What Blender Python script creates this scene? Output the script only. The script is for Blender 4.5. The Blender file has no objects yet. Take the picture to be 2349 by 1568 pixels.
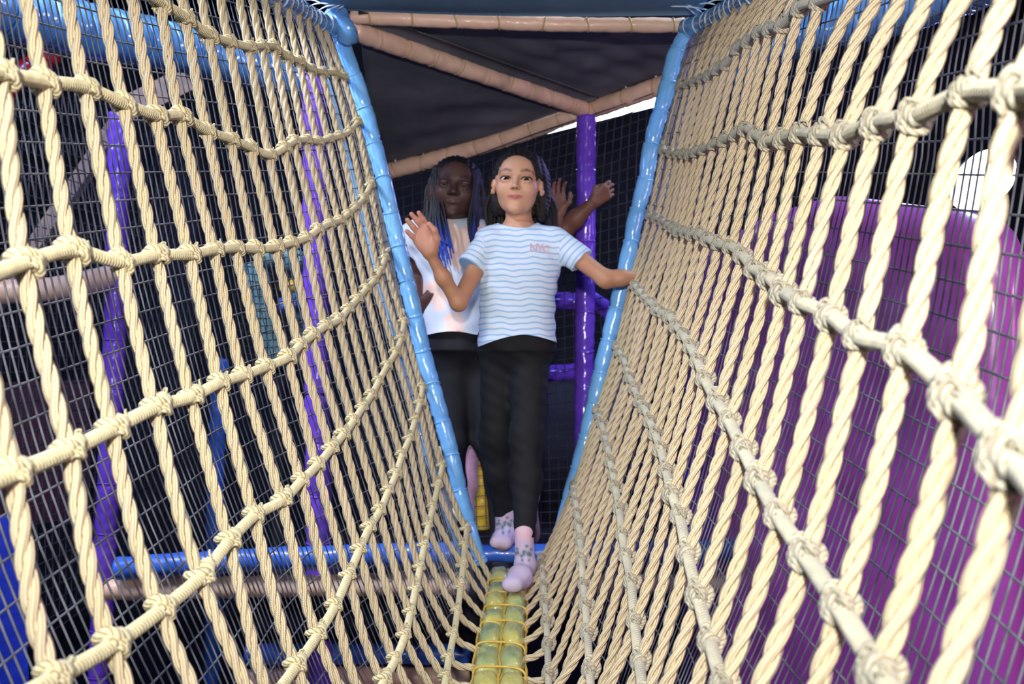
import bpy, math, random
import numpy as np
from mathutils import Vector, Matrix

rnd = random.Random(7)
nrs = np.random.RandomState(5)
sc = bpy.context.scene
COL = sc.collection
F = 2284.0            # focal length of the 35 mm lens in pixels of the 2349 wide frame
CZ = 2.2              # lens height above the hall floor
PI = math.pi


def P(px, py, d):
    """point that the lens sees at pixel (px, py), d metres ahead"""
    return np.array([(px - 1174.5) * d / F, d, CZ - (py - 784.0) * d / F])


def lin(r, g, b):
    f = lambda v: (v / 255 / 12.92) if v <= 10.3 else ((v / 255 + .055) / 1.055) ** 2.4
    return (f(r), f(g), f(b), 1.0)


# ------------------------------------------------------------------ camera, world, lights
cam_d = bpy.data.cameras.new('camera')
cam_d.lens = 35.0
cam_d.sensor_width = 36.0
cam_d.sensor_fit = 'HORIZONTAL'
cam_d.clip_start = .02
cam_d.dof.use_dof = True
cam_d.dof.focus_distance = 1.75
cam_d.dof.aperture_fstop = 7.0
cam = bpy.data.objects.new('camera', cam_d)
cam.location = (0, 0, CZ)
cam.rotation_euler = (PI / 2, 0, 0)
COL.objects.link(cam)
sc.camera = cam

w = bpy.data.worlds.new('hall_air')
sc.world = w
w.use_nodes = True
w.node_tree.nodes['Background'].inputs[0].default_value = (.10, .16, .30, 1)
w.node_tree.nodes['Background'].inputs[1].default_value = .25

sc.view_settings.view_transform = 'Standard'
sc.view_settings.look = 'None'
sc.view_settings.exposure = 0.0
sc.view_settings.gamma = 1.0
sc.view_settings.use_curve_mapping = False


def lamp(name, kind, loc, power, color, size=.1, target=None, size_y=None):
    d = bpy.data.lights.new(name, kind)
    d.energy = power
    d.color = color
    if kind == 'AREA':
        d.size = size
        if size_y:
            d.shape = 'RECTANGLE'
            d.size_y = size_y
    elif kind != 'SUN':
        d.shadow_soft_size = size
    o = bpy.data.objects.new(name, d)
    o.location = loc
    if target is not None:
        v = Vector(target) - Vector(loc)
        o.rotation_euler = v.to_track_quat('-Z', 'Y').to_euler()
    COL.objects.link(o)
    return o


# the photographer's flash, just above and behind the lens, its beam feathered to the sides
fl = lamp('camera_flash', 'SPOT', (-.03, -.42, CZ + .24), 250, (1, .965, .92), .035, (.0, 3.0, CZ - .03))
fl.data.spot_size = math.radians(65)
fl.data.spot_blend = 1.0
# hall lamps: cool house light over the frame, blue and violet stage lamps
lamp('house_lamp', 'AREA', (1.5, 3.2, 4.3), 60, (.55, .75, 1), .5, (.2, 2.6, 2.0))
lamp('house_lamp', 'AREA', (-1.9, 1.3, 4.3), 65, (.5, .7, 1), .6, (-.6, 2.4, 2.0))
lamp('house_lamp', 'AREA', (.3, -1.6, 4.3), 55, (.85, .92, 1), .8, (0, 1.6, 1.8))
lamp('house_lamp', 'AREA', (-1.35, 1.9, 3.9), 55, (1, .93, .88), .4, (-.6, 3.1, 1.5))
lamp('violet_lamp', 'AREA', (2.2, 5.2, 3.8), 40, (.35, .3, 1), .4, (.5, 3.9, 2.0))
lamp('blue_lamp', 'AREA', (-3.2, 2.0, 3.9), 60, (.3, .4, 1), .4, (-1.2, 3.4, 1.8))
lamp('slide_fill', 'AREA', (3.7, -.6, 2.6), 40, (1, .6, .95), .4, (.9, 2.4, 1.6))  # unseen pinkish fill, added to brighten the purple slide


# ------------------------------------------------------------------ object helpers
def mesh(name, V, Fc, uv=None, smooth=True, mat=None, col=None):
    V = np.asarray(V, dtype=np.float32)
    me = bpy.data.meshes.new(name)
    if isinstance(Fc, np.ndarray) and Fc.ndim == 2:
        nf, k = Fc.shape
        me.vertices.add(len(V))
        me.vertices.foreach_set('co', V.ravel())
        me.loops.add(nf * k)
        me.loops.foreach_set('vertex_index', Fc.astype(np.int32).ravel())
        me.polygons.add(nf)
        me.polygons.foreach_set('loop_start', np.arange(0, nf * k, k, dtype=np.int32))
        me.update(calc_edges=True)
        if uv is not None:
            l = me.uv_layers.new(name='UVMap')
            l.data.foreach_set('uv', np.asarray(uv, dtype=np.float32).ravel())
    else:
        me.from_pydata([tuple(v) for v in V], [], [tuple(int(i) for i in f) for f in Fc])
        me.update()
    me.polygons.foreach_set('use_smooth', np.full(len(me.polygons), smooth))
    if col is not None:
        a = me.color_attributes.new('tint', 'FLOAT_COLOR', 'POINT')
        c = np.ones((len(V), 4), dtype=np.float32)
        c[:, :3] = col
        a.data.foreach_set('color', c.ravel())
    if mat:
        me.materials.append(mat)
    return me


def link(name, me, parent=None):
    o = bpy.data.objects.new(name, me)
    COL.objects.link(o)
    if parent is not None:
        o.parent = parent
        o.matrix_parent_inverse = Matrix.Translation(-Vector(parent.location))
    return o


def thing(name, label, cat, loc, group=None, kind=None):
    o = bpy.data.objects.new(name, None)
    o.empty_display_size = .05
    o.location = Vector([float(x) for x in loc])
    COL.objects.link(o)
    return tag(o, label, cat, group, kind)


def tag(o, label=None, cat=None, group=None, kind=None):
    if label:
        o['label'] = label
    if cat:
        o['category'] = cat
    if group:
        o['group'] = group
    if kind:
        o['kind'] = kind
    return o


def spline(pts, step):
    """Catmull-Rom through pts, resampled about every step metres"""
    p = np.asarray(pts, float)
    if len(p) == 2:
        n = max(2, int(np.linalg.norm(p[1] - p[0]) / step) + 1)
        return p[0] + (p[1] - p[0]) * np.linspace(0, 1, n)[:, None]
    q = np.vstack([2 * p[0] - p[1], p, 2 * p[-1] - p[-2]])
    out = []
    t = np.linspace(0, 1, 17)[:-1][:, None]
    for i in range(1, len(q) - 2):
        a, b, c, d = q[i - 1], q[i], q[i + 1], q[i + 2]
        out.append(.5 * (2 * b + (c - a) * t + (2 * a - 5 * b + 4 * c - d) * t ** 2 + (3 * b - a - 3 * c + d) * t ** 3))
    f = np.vstack(out + [p[-1:]])
    s = np.r_[0, np.cumsum(np.linalg.norm(np.diff(f, axis=0), axis=1))]
    n = max(3, int(s[-1] / step) + 1)
    u = np.linspace(0, s[-1], n)
    return np.stack([np.interp(u, s, f[:, k]) for k in range(3)], 1)


def frames(p):
    T = np.gradient(p, axis=0)
    T /= np.linalg.norm(T, axis=1)[:, None] + 1e-12
    a = np.array([0, 0, 1.]) if abs(T[0, 2]) < .8 else np.array([0, 1., 0])
    N = np.empty_like(T)
    n = a - T[0] * a.dot(T[0])
    N[0] = n / np.linalg.norm(n)
    for i in range(1, len(p)):
        n = N[i - 1] - T[i] * N[i - 1].dot(T[i])
        N[i] = n / (np.linalg.norm(n) + 1e-12)
    return T, N, np.cross(T, N)


def tube(p, r, sides=8, rfun=None, cap=True, s0=0.0):
    """V, F(quads), UV of a tube along p; r scalar or per ring; rfun(s, theta) scales it"""
    p = np.asarray(p, float)
    n = len(p)
    T, N, B = frames(p)
    s = np.r_[0, np.cumsum(np.linalg.norm(np.diff(p, axis=0), axis=1))]
    th = np.linspace(0, 2 * PI, sides, endpoint=False)
    R = np.broadcast_to(np.asarray(r, float).reshape(-1, 1), (n, sides)).copy()
    if rfun is not None:
        R = R * rfun(s[:, None], th[None, :])
    if cap:
        R[0] *= .02
        R[-1] *= .02
    V = p[:, None, :] + R[..., None] * (np.cos(th)[None, :, None] * N[:, None, :] + np.sin(th)[None, :, None] * B[:, None, :])
    i = np.arange(n - 1)[:, None]
    j = np.arange(sides)[None, :]
    j2 = (j + 1) % sides
    Fq = np.stack([i * sides + j, i * sides + j2, (i + 1) * sides + j2, (i + 1) * sides + j], -1).reshape(-1, 4)
    su = s + s0
    u0 = np.broadcast_to(su[:-1, None], (n - 1, sides))
    u1 = np.broadcast_to(su[1:, None], (n - 1, sides))
    v0 = np.broadcast_to(j / sides, (n - 1, sides))
    v1 = np.broadcast_to((j + 1) / sides, (n - 1, sides))
    UV = np.stack([np.stack([u0, v0], -1), np.stack([u0, v1], -1), np.stack([u1, v1], -1), np.stack([u1, v0], -1)], 2).reshape(-1, 2)
    return V.reshape(-1, 3), Fq, UV


def join(parts):
    Vs, Fs, Us, n = [], [], [], 0
    for v, f, u in parts:
        Vs.append(v)
        Fs.append(f + n)
        Us.append(u)
        n += len(v)
    return np.vstack(Vs), np.vstack(Fs), np.vstack(Us)


def box(name, lo, hi, mat, parent=None, bev=0.0):
    """rounded box"""
    import bmesh
    bm = bmesh.new()
    bmesh.ops.create_cube(bm, size=1)
    lo, hi = np.array(lo, float), np.array(hi, float)
    for v in bm.verts:
        v.co = Vector([(lo[k] + hi[k]) / 2 + v.co[k] * (hi[k] - lo[k]) for k in range(3)])
    if bev:
        bmesh.ops.bevel(bm, geom=bm.edges[:], offset=bev, segments=3, affect='EDGES')
    me = bpy.data.meshes.new(name)
    bm.to_mesh(me)
    bm.free()
    me.materials.append(mat)
    me.polygons.foreach_set('use_smooth', np.full(len(me.polygons), bev > 0))
    return link(name, me, parent)


def patch(c00, c10, c11, c01, nu, nv, disp=None, thick=.004):
    """thin bilinear sheet with two faces"""
    u, v = np.meshgrid(np.linspace(0, 1, nu), np.linspace(0, 1, nv), indexing='ij')
    c00, c10, c11, c01 = [np.array(c, float) for c in (c00, c10, c11, c01)]
    p = ((1 - u) * (1 - v))[..., None] * c00 + (u * (1 - v))[..., None] * c10 + (u * v)[..., None] * c11 + ((1 - u) * v)[..., None] * c01
    nrm = np.cross(c10 - c00, c01 - c00)
    nrm /= np.linalg.norm(nrm)
    if disp is not None:
        p = p + disp(u, v)[..., None] * nrm
    V = np.vstack([p.reshape(-1, 3), (p + nrm * thick).reshape(-1, 3)])
    i, j = np.meshgrid(np.arange(nu - 1), np.arange(nv - 1), indexing='ij')
    a = (i * nv + j).ravel()
    top = np.stack([a, a + nv, a + nv + 1, a + 1], 1)
    n = nu * nv
    Fs = [top, top[:, ::-1] + n]
    ed = np.concatenate([np.arange(nv - 1), (nu - 1) * nv + np.arange(nv - 1)])
    Fs.append(np.stack([ed, ed + 1, ed + 1 + n, ed + n], 1))
    ed = np.concatenate([np.arange(nu - 1) * nv, np.arange(nu - 1) * nv + nv - 1])
    Fs.append(np.stack([ed, ed + nv, ed + nv + n, ed + n], 1))
    return V, np.vstack(Fs)


# ------------------------------------------------------------------ materials
class NT:
    def __init__(s, name):
        s.m = bpy.data.materials.new(name)
        s.m.use_nodes = True
        s.t = s.m.node_tree
        s.b = s.t.nodes['Principled BSDF']

    def n(s, kind, **k):
        x = s.t.nodes.new(kind)
        for a, v in k.items():
            setattr(x, a, v)
        return x

    def l(s, a, b):
        s.t.links.new(a, b)

    def math(s, op, a, b=None, c=None):
        x = s.n('ShaderNodeMath', operation=op)
        for i, v in enumerate((a, b, c)):
            if v is None:
                continue
            if isinstance(v, (int, float)):
                x.inputs[i].default_value = v
            else:
                s.l(v, x.inputs[i])
        return x.outputs[0]

    def mix(s, fac, a, b):
        x = s.n('ShaderNodeMix', data_type='RGBA')
        for sock, v in ((x.inputs[0], fac), (x.inputs[6], a), (x.inputs[7], b)):
            if isinstance(v, (int, float, tuple)):
                sock.default_value = v
            else:
                s.l(v, sock)
        return x.outputs[2]

    def noise(s, scale, detail=3, coord=None, rough=.55):
        x = s.n('ShaderNodeTexNoise')
        x.inputs['Scale'].default_value = scale
        x.inputs['Detail'].default_value = detail
        x.inputs['Roughness'].default_value = rough
        if coord is None:
            coord = s.n('ShaderNodeTexCoord').outputs['Object']
        s.l(coord, x.inputs['Vector'])
        return x.outputs['Fac']

    def ramp(s, fac, lo, hi):
        x = s.n('ShaderNodeMapRange')
        x.inputs[1].default_value = lo
        x.inputs[2].default_value = hi
        s.l(fac, x.inputs[0])
        return x.outputs[0]

    def bump(s, h, dist, strength=1.0):
        x = s.n('ShaderNodeBump')
        x.inputs['Distance'].default_value = dist
        x.inputs['Strength'].default_value = strength
        s.l(h, x.inputs['Height'])
        s.l(x.outputs[0], s.b.inputs['Normal'])

    def set(s, color=None, rough=None, spec=None, **k):
        if color is not None:
            if isinstance(color, tuple):
                s.b.inputs['Base Color'].default_value = color
            else:
                s.l(color, s.b.inputs['Base Color'])
        if rough is not None:
            s.b.inputs['Roughness'].default_value = rough
        if spec is not None:
            s.b.inputs['Specular IOR Level'].default_value = spec
        for a, v in k.items():
            s.b.inputs[a.replace('_', ' ')].default_value = v
        return s.m


def plain(name, c1, c2=None, rough=.6, spec=.4, scale=12, bump=0.0, bscale=60, **k):
    t = NT(name)
    c = c1
    if c2 is not None:
        c = t.mix(t.ramp(t.noise(scale), .35, .65), c1, c2)
    if bump:
        t.bump(t.noise(bscale), bump)
    return t.set(c, rough, spec, **k)


def rope_mat(name, c1, c2):
    """beaded yarns running along each strand"""
    t = NT(name)
    uv = t.n('ShaderNodeSeparateXYZ')
    t.l(t.n('ShaderNodeUVMap', uv_map='UVMap').outputs[0], uv.inputs[0])
    u, v = uv.outputs[0], uv.outputs[1]
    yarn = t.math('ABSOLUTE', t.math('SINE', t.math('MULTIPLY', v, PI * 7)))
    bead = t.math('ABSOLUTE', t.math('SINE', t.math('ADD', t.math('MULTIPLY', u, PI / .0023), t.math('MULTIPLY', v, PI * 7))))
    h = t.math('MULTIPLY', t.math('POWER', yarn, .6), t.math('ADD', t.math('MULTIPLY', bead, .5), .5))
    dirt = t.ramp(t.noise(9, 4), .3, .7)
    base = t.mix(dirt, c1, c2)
    gr = t.mix(t.ramp(h, .0, .6), lin(166, 130, 82), base)  # grooves between the yarns painted darker, cavity shade put into the colour
    t.bump(h, .0019, 1.0)
    return t.set(gr, .62, .35, Sheen_Weight=.15)


RIB = .0066        # lay of the cross ropes


def whip_mat(name, c1, c2):
    t = NT(name)
    n1 = t.ramp(t.noise(14, 4), .35, .65)
    uv = t.n('ShaderNodeSeparateXYZ')
    t.l(t.n('ShaderNodeUVMap', uv_map='UVMap').outputs[0], uv.inputs[0])
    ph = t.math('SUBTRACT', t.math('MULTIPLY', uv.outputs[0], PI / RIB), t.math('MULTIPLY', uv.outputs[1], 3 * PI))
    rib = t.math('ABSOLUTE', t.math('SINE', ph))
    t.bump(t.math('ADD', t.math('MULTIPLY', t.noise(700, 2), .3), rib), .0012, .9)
    # crevice shade put into the colour: the lay's grooves are painted darker
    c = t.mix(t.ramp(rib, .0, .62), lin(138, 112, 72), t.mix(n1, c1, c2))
    return t.set(c, .7, .3, Sheen_Weight=.2)


def vinyl(name, c1, c2, rough=.22, bump=.004, coat=.3):
    t = NT(name)
    n = t.noise(7, 2)
    t.bump(t.noise(16, 3), bump, .8)
    return t.set(t.mix(t.ramp(n, .3, .7), c1, c2), rough, .5, Coat_Weight=coat, Coat_Roughness=.12)


def tinted(name, rough=.5, spec=.4, bump=0, bscale=200, **k):
    t = NT(name)
    a = t.n('ShaderNodeVertexColor', layer_name='tint')
    if bump:
        t.bump(t.noise(bscale), bump)
    return t.set(a.outputs[0], rough, spec, **k)


def glow(name, c, s):
    t = NT(name)
    t.b.inputs['Emission Color'].default_value = c
    t.b.inputs['Emission Strength'].default_value = s
    return t.set(c, .4)


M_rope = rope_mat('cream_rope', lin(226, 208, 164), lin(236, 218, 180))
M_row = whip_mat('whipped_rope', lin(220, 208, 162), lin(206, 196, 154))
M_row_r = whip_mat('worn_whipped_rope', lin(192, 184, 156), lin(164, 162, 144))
M_cord = plain('net_cord', lin(96, 98, 106), lin(126, 128, 134), .8, .2, 30)
M_cord_dark = plain('dark_net_cord', lin(50, 52, 64), lin(70, 72, 84), .8, .2, 30)
M_lash = plain('black_lashing', lin(14, 16, 20), None, .7, .3)
M_lblue = vinyl('light_blue_vinyl', lin(116, 182, 244), lin(130, 194, 250))
M_cblue = vinyl('clear_blue_vinyl', lin(104, 160, 214), lin(84, 138, 196), .12, .003)
M_dblue = vinyl('deep_blue_vinyl', lin(44, 92, 196), lin(60, 110, 210), .4)
M_beige = vinyl('beige_vinyl', lin(226, 186, 160), lin(234, 198, 172), .45, .004, .1)
M_purple = vinyl('purple_vinyl', lin(104, 62, 196), lin(116, 74, 208), .2)
M_magenta = vinyl('magenta_slide', lin(196, 84, 190), lin(200, 96, 206), .3, .001)
M_dfab = plain('dark_canvas', lin(92, 96, 106), lin(112, 114, 122), .85, .2, 5, .0015, 300)
M_tie = plain('cable_tie', lin(188, 164, 118), None, .4, .5)
M_tie_clear = plain('clear_cable_tie', lin(190, 214, 232), None, .25, .5)
M_pad = None
M_black = plain('black_paint', lin(26, 30, 40), lin(36, 38, 48), .8, .2, 3)
M_floor = plain('dark_carpet', lin(24, 24, 32), lin(34, 30, 40), .9, .1, 8)
M_yellow = vinyl('yellow_vinyl', lin(226, 178, 40), lin(236, 196, 70), .35)
M_red = vinyl('red_vinyl', lin(150, 26, 34), lin(130, 20, 30), .3)
M_maroon = plain('maroon_mat', lin(60, 26, 38), lin(48, 22, 34), .6, .3, 4)
M_royal = vinyl('royal_blue_mat', lin(24, 50, 190), lin(30, 60, 206), .4)
M_teal = vinyl('teal_vinyl', lin(120, 176, 190), lin(90, 150, 176), .4)
M_wood = plain('grey_strut', lin(150, 128, 116), lin(116, 98, 92), .6, .3, 14)

# ------------------------------------------------------------------ the hall
def room():
    X, Y0, Y1, H = 4.2, -3.2, 8.0, 4.8
    for nm, lo, hi, m in (('floor', (-X, Y0, -.1), (X, Y1, 0), M_floor), ('ceiling', (-X, Y0, H), (X, Y1, H + .1), M_black),
                          ('wall_left', (-X - .1, Y0, 0), (-X, Y1, H), M_black), ('wall_right', (X, Y0, 0), (X + .1, Y1, H), M_black),
                          ('wall_back', (-X, Y1, 0), (X, Y1 + .1, H), M_black)):
        tag(box(nm, lo, hi, m), kind='structure')


room()


# ------------------------------------------------------------------ padded tubes
def padded(name, label, cat, pts, r, mat, seg=.11, pinch=.14, tie=None, tie_r=.0022, group=None, sag=.0, seed=0, rs=None, ties=True, nub=False):
    p = spline(pts, .008)
    L = np.linalg.norm(np.diff(p, axis=0), axis=1).sum()
    rg = np.random.RandomState(seed + 11)
    cuts = np.arange(seg * rg.uniform(.3, .8), L, seg) + rg.uniform(-.012, .012, len(np.arange(seg * .5, L, seg)) + 2)[:len(np.arange(seg * .5, L, seg))].mean()
    ph = rg.uniform(0, 6, 4)

    def rf(s, th):
        q = np.ones_like(s + th)
        for c in cuts:
            q = q - pinch * np.exp(-((s - c) / .011) ** 2)
        q = q + .022 * np.sin(s * 61 + ph[0] + 2 * th) + .018 * np.sin(s * 137 + ph[1] - 3 * th) + .02 * np.sin(2 * th + s * 19 + ph[2])
        return q
    rr = r if rs is None else np.interp(np.linspace(0, 1, len(p)), np.linspace(0, 1, len(rs)), rs)
    V, Fq, U = tube(p, rr, 20, rf)
    root = thing(name, label, cat, p[-1] if p[-1][2] < p[0][2] else p[0], group)
    link('sleeve', mesh('sleeve', V, Fq, U, True, mat), root)
    if ties and tie is not None:
        T, N, B = frames(p)
        s = np.r_[0, np.cumsum(np.linalg.norm(np.diff(p, axis=0), axis=1))]
        th = np.linspace(0, 2 * PI, 21)
        for c in cuts:
            i = min(np.searchsorted(s, c), len(p) - 1)
            ri = (rr if np.isscalar(rr) else rr[i]) * (1 - pinch * .92) + tie_r * .3
            lean = rg.uniform(-.35, .35)
            ring = p[i] + ri * (np.cos(th)[:, None] * N[i] + np.sin(th)[:, None] * B[i]) + (lean * ri * np.cos(th))[:, None] * T[i]
            v, f, u = tube(ring, tie_r, 5, cap=False)
            link('tie', mesh('tie', v, f, u, True, tie), root)
            if nub:
                q = p[i] + np.array([0, -.014, ri * .92])
                v, f, u = tube(np.array([q + np.array([0, 0, z]) for z in (-.004, -.002, .004, .007, .009)]), np.array([.003, .003, .003, .006, .006]), 8)
                link('tie_head', mesh('tie_head', v, f, u, True, M_tie_clear), root)
    return root


def lashing(parent, pts, r, step, sign, reach, mat=M_lash, cr=.0022):
    """zigzag lacing cord along the outer side of a post"""
    p = spline(pts, step)
    out = []
    for i, q in enumerate(p):
        a = q + np.array([sign * r * .86, -r * .55, 0])
        b = q + np.array([sign * (r + reach), -r * .1, .01])
        out += [a, b] if i % 2 else [b, a]
        out.append(q + np.array([sign * (r * .9), -r * .5, -.012]))
    v, f, u = tube(np.array(out), cr, 5)
    link('lashing_cord', mesh('lashing_cord', v, f, u, True, mat), parent)


D0 = 2.93
LPOST = [(772, 62), (796, 132), (812, 175), (843, 276), (877, 404), (911, 553), (940, 677), (969, 805), (996, 902), (1031, 1027), (1062, 1155), (1092, 1257), (1110, 1296)]
RPOST = [(1583, 62), (1552, 120), (1538, 172), (1526, 223), (1497, 322), (1481, 416), (1459, 498), (1446, 567), (1419, 690), (1385, 827), (1357, 955), (1331, 1057), (1308, 1140), (1284, 1230), (1270, 1292)]
LP3 = np.array([P(x, y, D0) for x, y in LPOST])
RP3 = np.array([P(x, y, D0) for x, y in RPOST])
rs = [.024, .026, .025, .025, .025, .026, .025, .024, .018]
lp = padded('padded_post', 'light blue vinyl padded post slanting down the left net, beside the girl with blue braids', 'post', LP3, .025, M_lblue, .105, .12, M_lblue, .003, seed=1, rs=rs)
rp = padded('padded_post', 'light blue vinyl padded post slanting down the right net, held past by a forearm', 'post', RP3, .025, M_lblue, .098, .12, M_lblue, .003, seed=2, rs=rs)
lashing(lp, LP3[1:-1], .025, .036, -1, .014)
lashing(rp, RP3[1:-1], .025, .036, 1, .014)
LB = [P(740, 150, 3.02), P(800, 380, 3.02), P(868, 650, 3.02), P(945, 930, 3.02), P(1010, 1130, 3.02), P(1062, 1275, 3.02)]
padded('slim_post', 'slim light blue post glimpsed between the ropes just left of the left padded post', 'post', LB, .012, M_lblue, .12, .1, None, seed=3)
RB = [P(1600, 150, 3.02), P(1530, 400, 3.02), P(1475, 640, 3.02), P(1420, 880, 3.02), P(1345, 1110, 3.02)]
padded('slim_post', 'slim light blue post glimpsed between the ropes just right of the right padded post', 'post', RB, .012, M_lblue, .12, .1, None, seed=4)

# upper rails that the rope nets hang from
def railpt(side, d):
    x = -.545 if side < 0 else .555
    return np.array([x + side * .0, d, CZ + .925 - .2 * (2.93 - d)])


for side, nm in ((-1, 'left'), (1, 'right')):
    pts = [P(785 if side < 0 else 1575, 66, D0)] + [railpt(side, d) for d in (2.75, 2.2, 1.5, .8, .35)]
    root = padded('wrapped_rail', 'clear blue vinyl wrapped rail with cable ties, above the %s rope net' % nm, 'rail', pts, .03, M_cblue, .06, .1, M_tie_clear, .0026, seed=5 + side)
    # trimmed tie tails
    for k, d in enumerate((2.86, 2.78, 2.70, 2.6, 2.5)):
        c = railpt(side, d) + np.array([-side * .02, 0, .02])
        e = c + np.array([-side * .05, -.01, .035 - .012 * k])
        if side > 0 and k == 2:
            e = c + np.array([-.11, -.02, .004])
        v, f, u = tube(spline([c, (c + e) / 2 + np.array([0, 0, .004]), e], .01), .0022, 5)
        link('tie_tail', mesh('tie_tail', v, f, u, True, M_tie_clear), root)
# knotted vinyl corner at the head of the left post
V, Fq, U = tube(spline([P(768, 22, 2.9), P(782, 50, 2.88), P(796, 72, 2.88), P(792, 96, 2.9)], .006), np.interp(np.linspace(0, 1, 16), [0, .3, .7, 1], [.026, .036, .03, .014])[:len(spline([P(768, 22, 2.9), P(782, 50, 2.88), P(796, 72, 2.88), P(792, 96, 2.9)], .006))] if False else .03, 18,
                lambda s, th: 1 + .09 * np.sin(3 * th + s * 90) + .06 * np.sin(5 * th - s * 60))
link('corner_wrap', mesh('corner_wrap', V, Fq, U, True, M_cblue), lp)

# deep blue sill under the opening, running on to both sides, with a beige one below
sill_z = P(0, 1271, 2.97)[2]
padded('padded_sill', 'deep blue padded bar across the foot of the opening, under the rear sock', 'bar',
       [np.array([-.12, 2.99, sill_z]), np.array([.0, 2.99, sill_z - .002]), np.array([.13, 2.99, sill_z + .002])], .026, M_dblue, .2, .05, None, seed=8)
padded('padded_edge', 'deep blue padded edge bar behind the left nets at platform height', 'bar',
       [P(262, 1304, 3.05), P(600, 1283, 3.05), P(1060, 1268, 3.05)], .036, M_dblue, .16, .08, M_dblue, .002, seed=9)
padded('padded_edge', 'beige padded bar right below the blue edge bar on the left', 'bar',
       [P(240, 1352, 3.08), P(600, 1345, 3.08), P(1080, 1338, 3.08)], .034, M_beige, .2, .07, M_beige, .002, seed=10)
padded('padded_edge', 'deep blue padded edge bar behind the right rope net at platform height', 'bar',
       [P(1290, 1268, 3.05), P(1600, 1262, 3.05), P(1800, 1260, 3.05)], .034, M_dblue, .16, .08, M_dblue, .002, seed=12)
padded('padded_edge', 'beige padded bar below the blue edge bar on the right', 'bar',
       [P(1270, 1338, 3.08), P(1560, 1338, 3.08), P(1800, 1338, 3.08)], .03, M_beige, .2, .07, M_beige, .002, seed=13)
padded('padded_edge', 'dark blue bar low down behind the left nets, lower level', 'bar',
       [P(560, 1500, 3.3), P(820, 1498, 3.3), P(1080, 1500, 3.3)], .034, M_dblue, .2, .05, None, seed=14)
padded('padded_edge', 'beige bar near the foot of the left nets, lower level', 'bar',
       [P(560, 1560, 3.3), P(820, 1552, 3.3), P(1080, 1556, 3.3)], .034, M_beige, .2, .05, None, seed=15)

# beige ceiling beams and dark canvas
B1 = [P(800, 38, 2.97), P(1000, 46, 2.97), P(1300, 56, 2.97), P(1575, 58, 2.97)]
JN = P(1342, 250, 3.85)
B2 = [P(806, 68, 3.0), JN]
B3L = [P(880, 396, 4.2), P(1050, 350, 4.1), P(1200, 305, 3.98), JN + np.array([-.03, .02, -.01])]
B3R = [JN + np.array([.02, .02, 0]), P(1440, 223, 3.75), P(1560, 180, 3.65)]
padded('padded_beam', 'beige padded beam straight across the top of the opening', 'beam', B1, .0215, M_beige, .13, .1, M_tie, .003, seed=20)
padded('padded_beam', 'beige padded beam running diagonally from the left corner to the purple post', 'beam', B2, .031, M_beige, .12, .07, M_tie, .0025, seed=21, nub=True)
padded('padded_beam', 'beige padded beam sloping up behind the two girls to the purple post', 'beam', B3L, .034, M_beige, .125, .06, M_tie, .0025, seed=22, nub=True)
padded('padded_beam', 'short beige padded beam from the purple post to the right blue post', 'beam', B3R, .035, M_beige, .125, .06, M_tie, .0025, seed=23, nub=True)
ceil = tag(bpy.data.objects.new('ceiling', None), kind='structure')
COL.objects.link(ceil)
ceil.location = (0, 3, CZ + .95)
fold = lambda u, v: (.010 * np.sin(9 * u + 4 * v) + .006 * np.sin(23 * v + 5 * u) + .004 * np.sin(31 * u - 12 * v)) * np.sin(PI * u) * np.sin(PI * v)
up = np.array([0, 0, .016])
ov = np.array([.05, -.06, .012])
for q in ((P(800, 30, 2.97) + up, P(1600, 40, 2.97) + up, P(1620, 165, 3.7) + up, JN + up),
          (P(790, 60, 2.98) + up + ov, JN + up + ov, P(1100, 330, 4.05) + up, P(860, 396, 4.25) + up),
          (P(790, 60, 2.98) + up, P(860, 396, 4.25) + up, P(700, 420, 4.3) + up, P(690, 60, 3.0) + up)):
    V, Fq = patch(*q, 30, 30, fold)
    link('canvas_panel', mesh('canvas_panel', V, Fq, None, True, M_dfab), ceil)
V, Fq = patch(P(760, 32, 2.95) + up, P(1600, 42, 2.95) + up, np.array([.6, .3, CZ + .80]), np.array([-.6, .3, CZ + .80]), 30, 40, lambda u, v: .012 * np.sin(14 * v + 3 * u) + .007 * np.sin(37 * v))
M_dfab2 = plain('blue_black_canvas', lin(84, 116, 142), lin(104, 136, 160), .8, .25, 4, .0015, 300)
link('canvas_panel', mesh('canvas_panel', V, Fq, None, True, M_dfab2), ceil)


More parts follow.
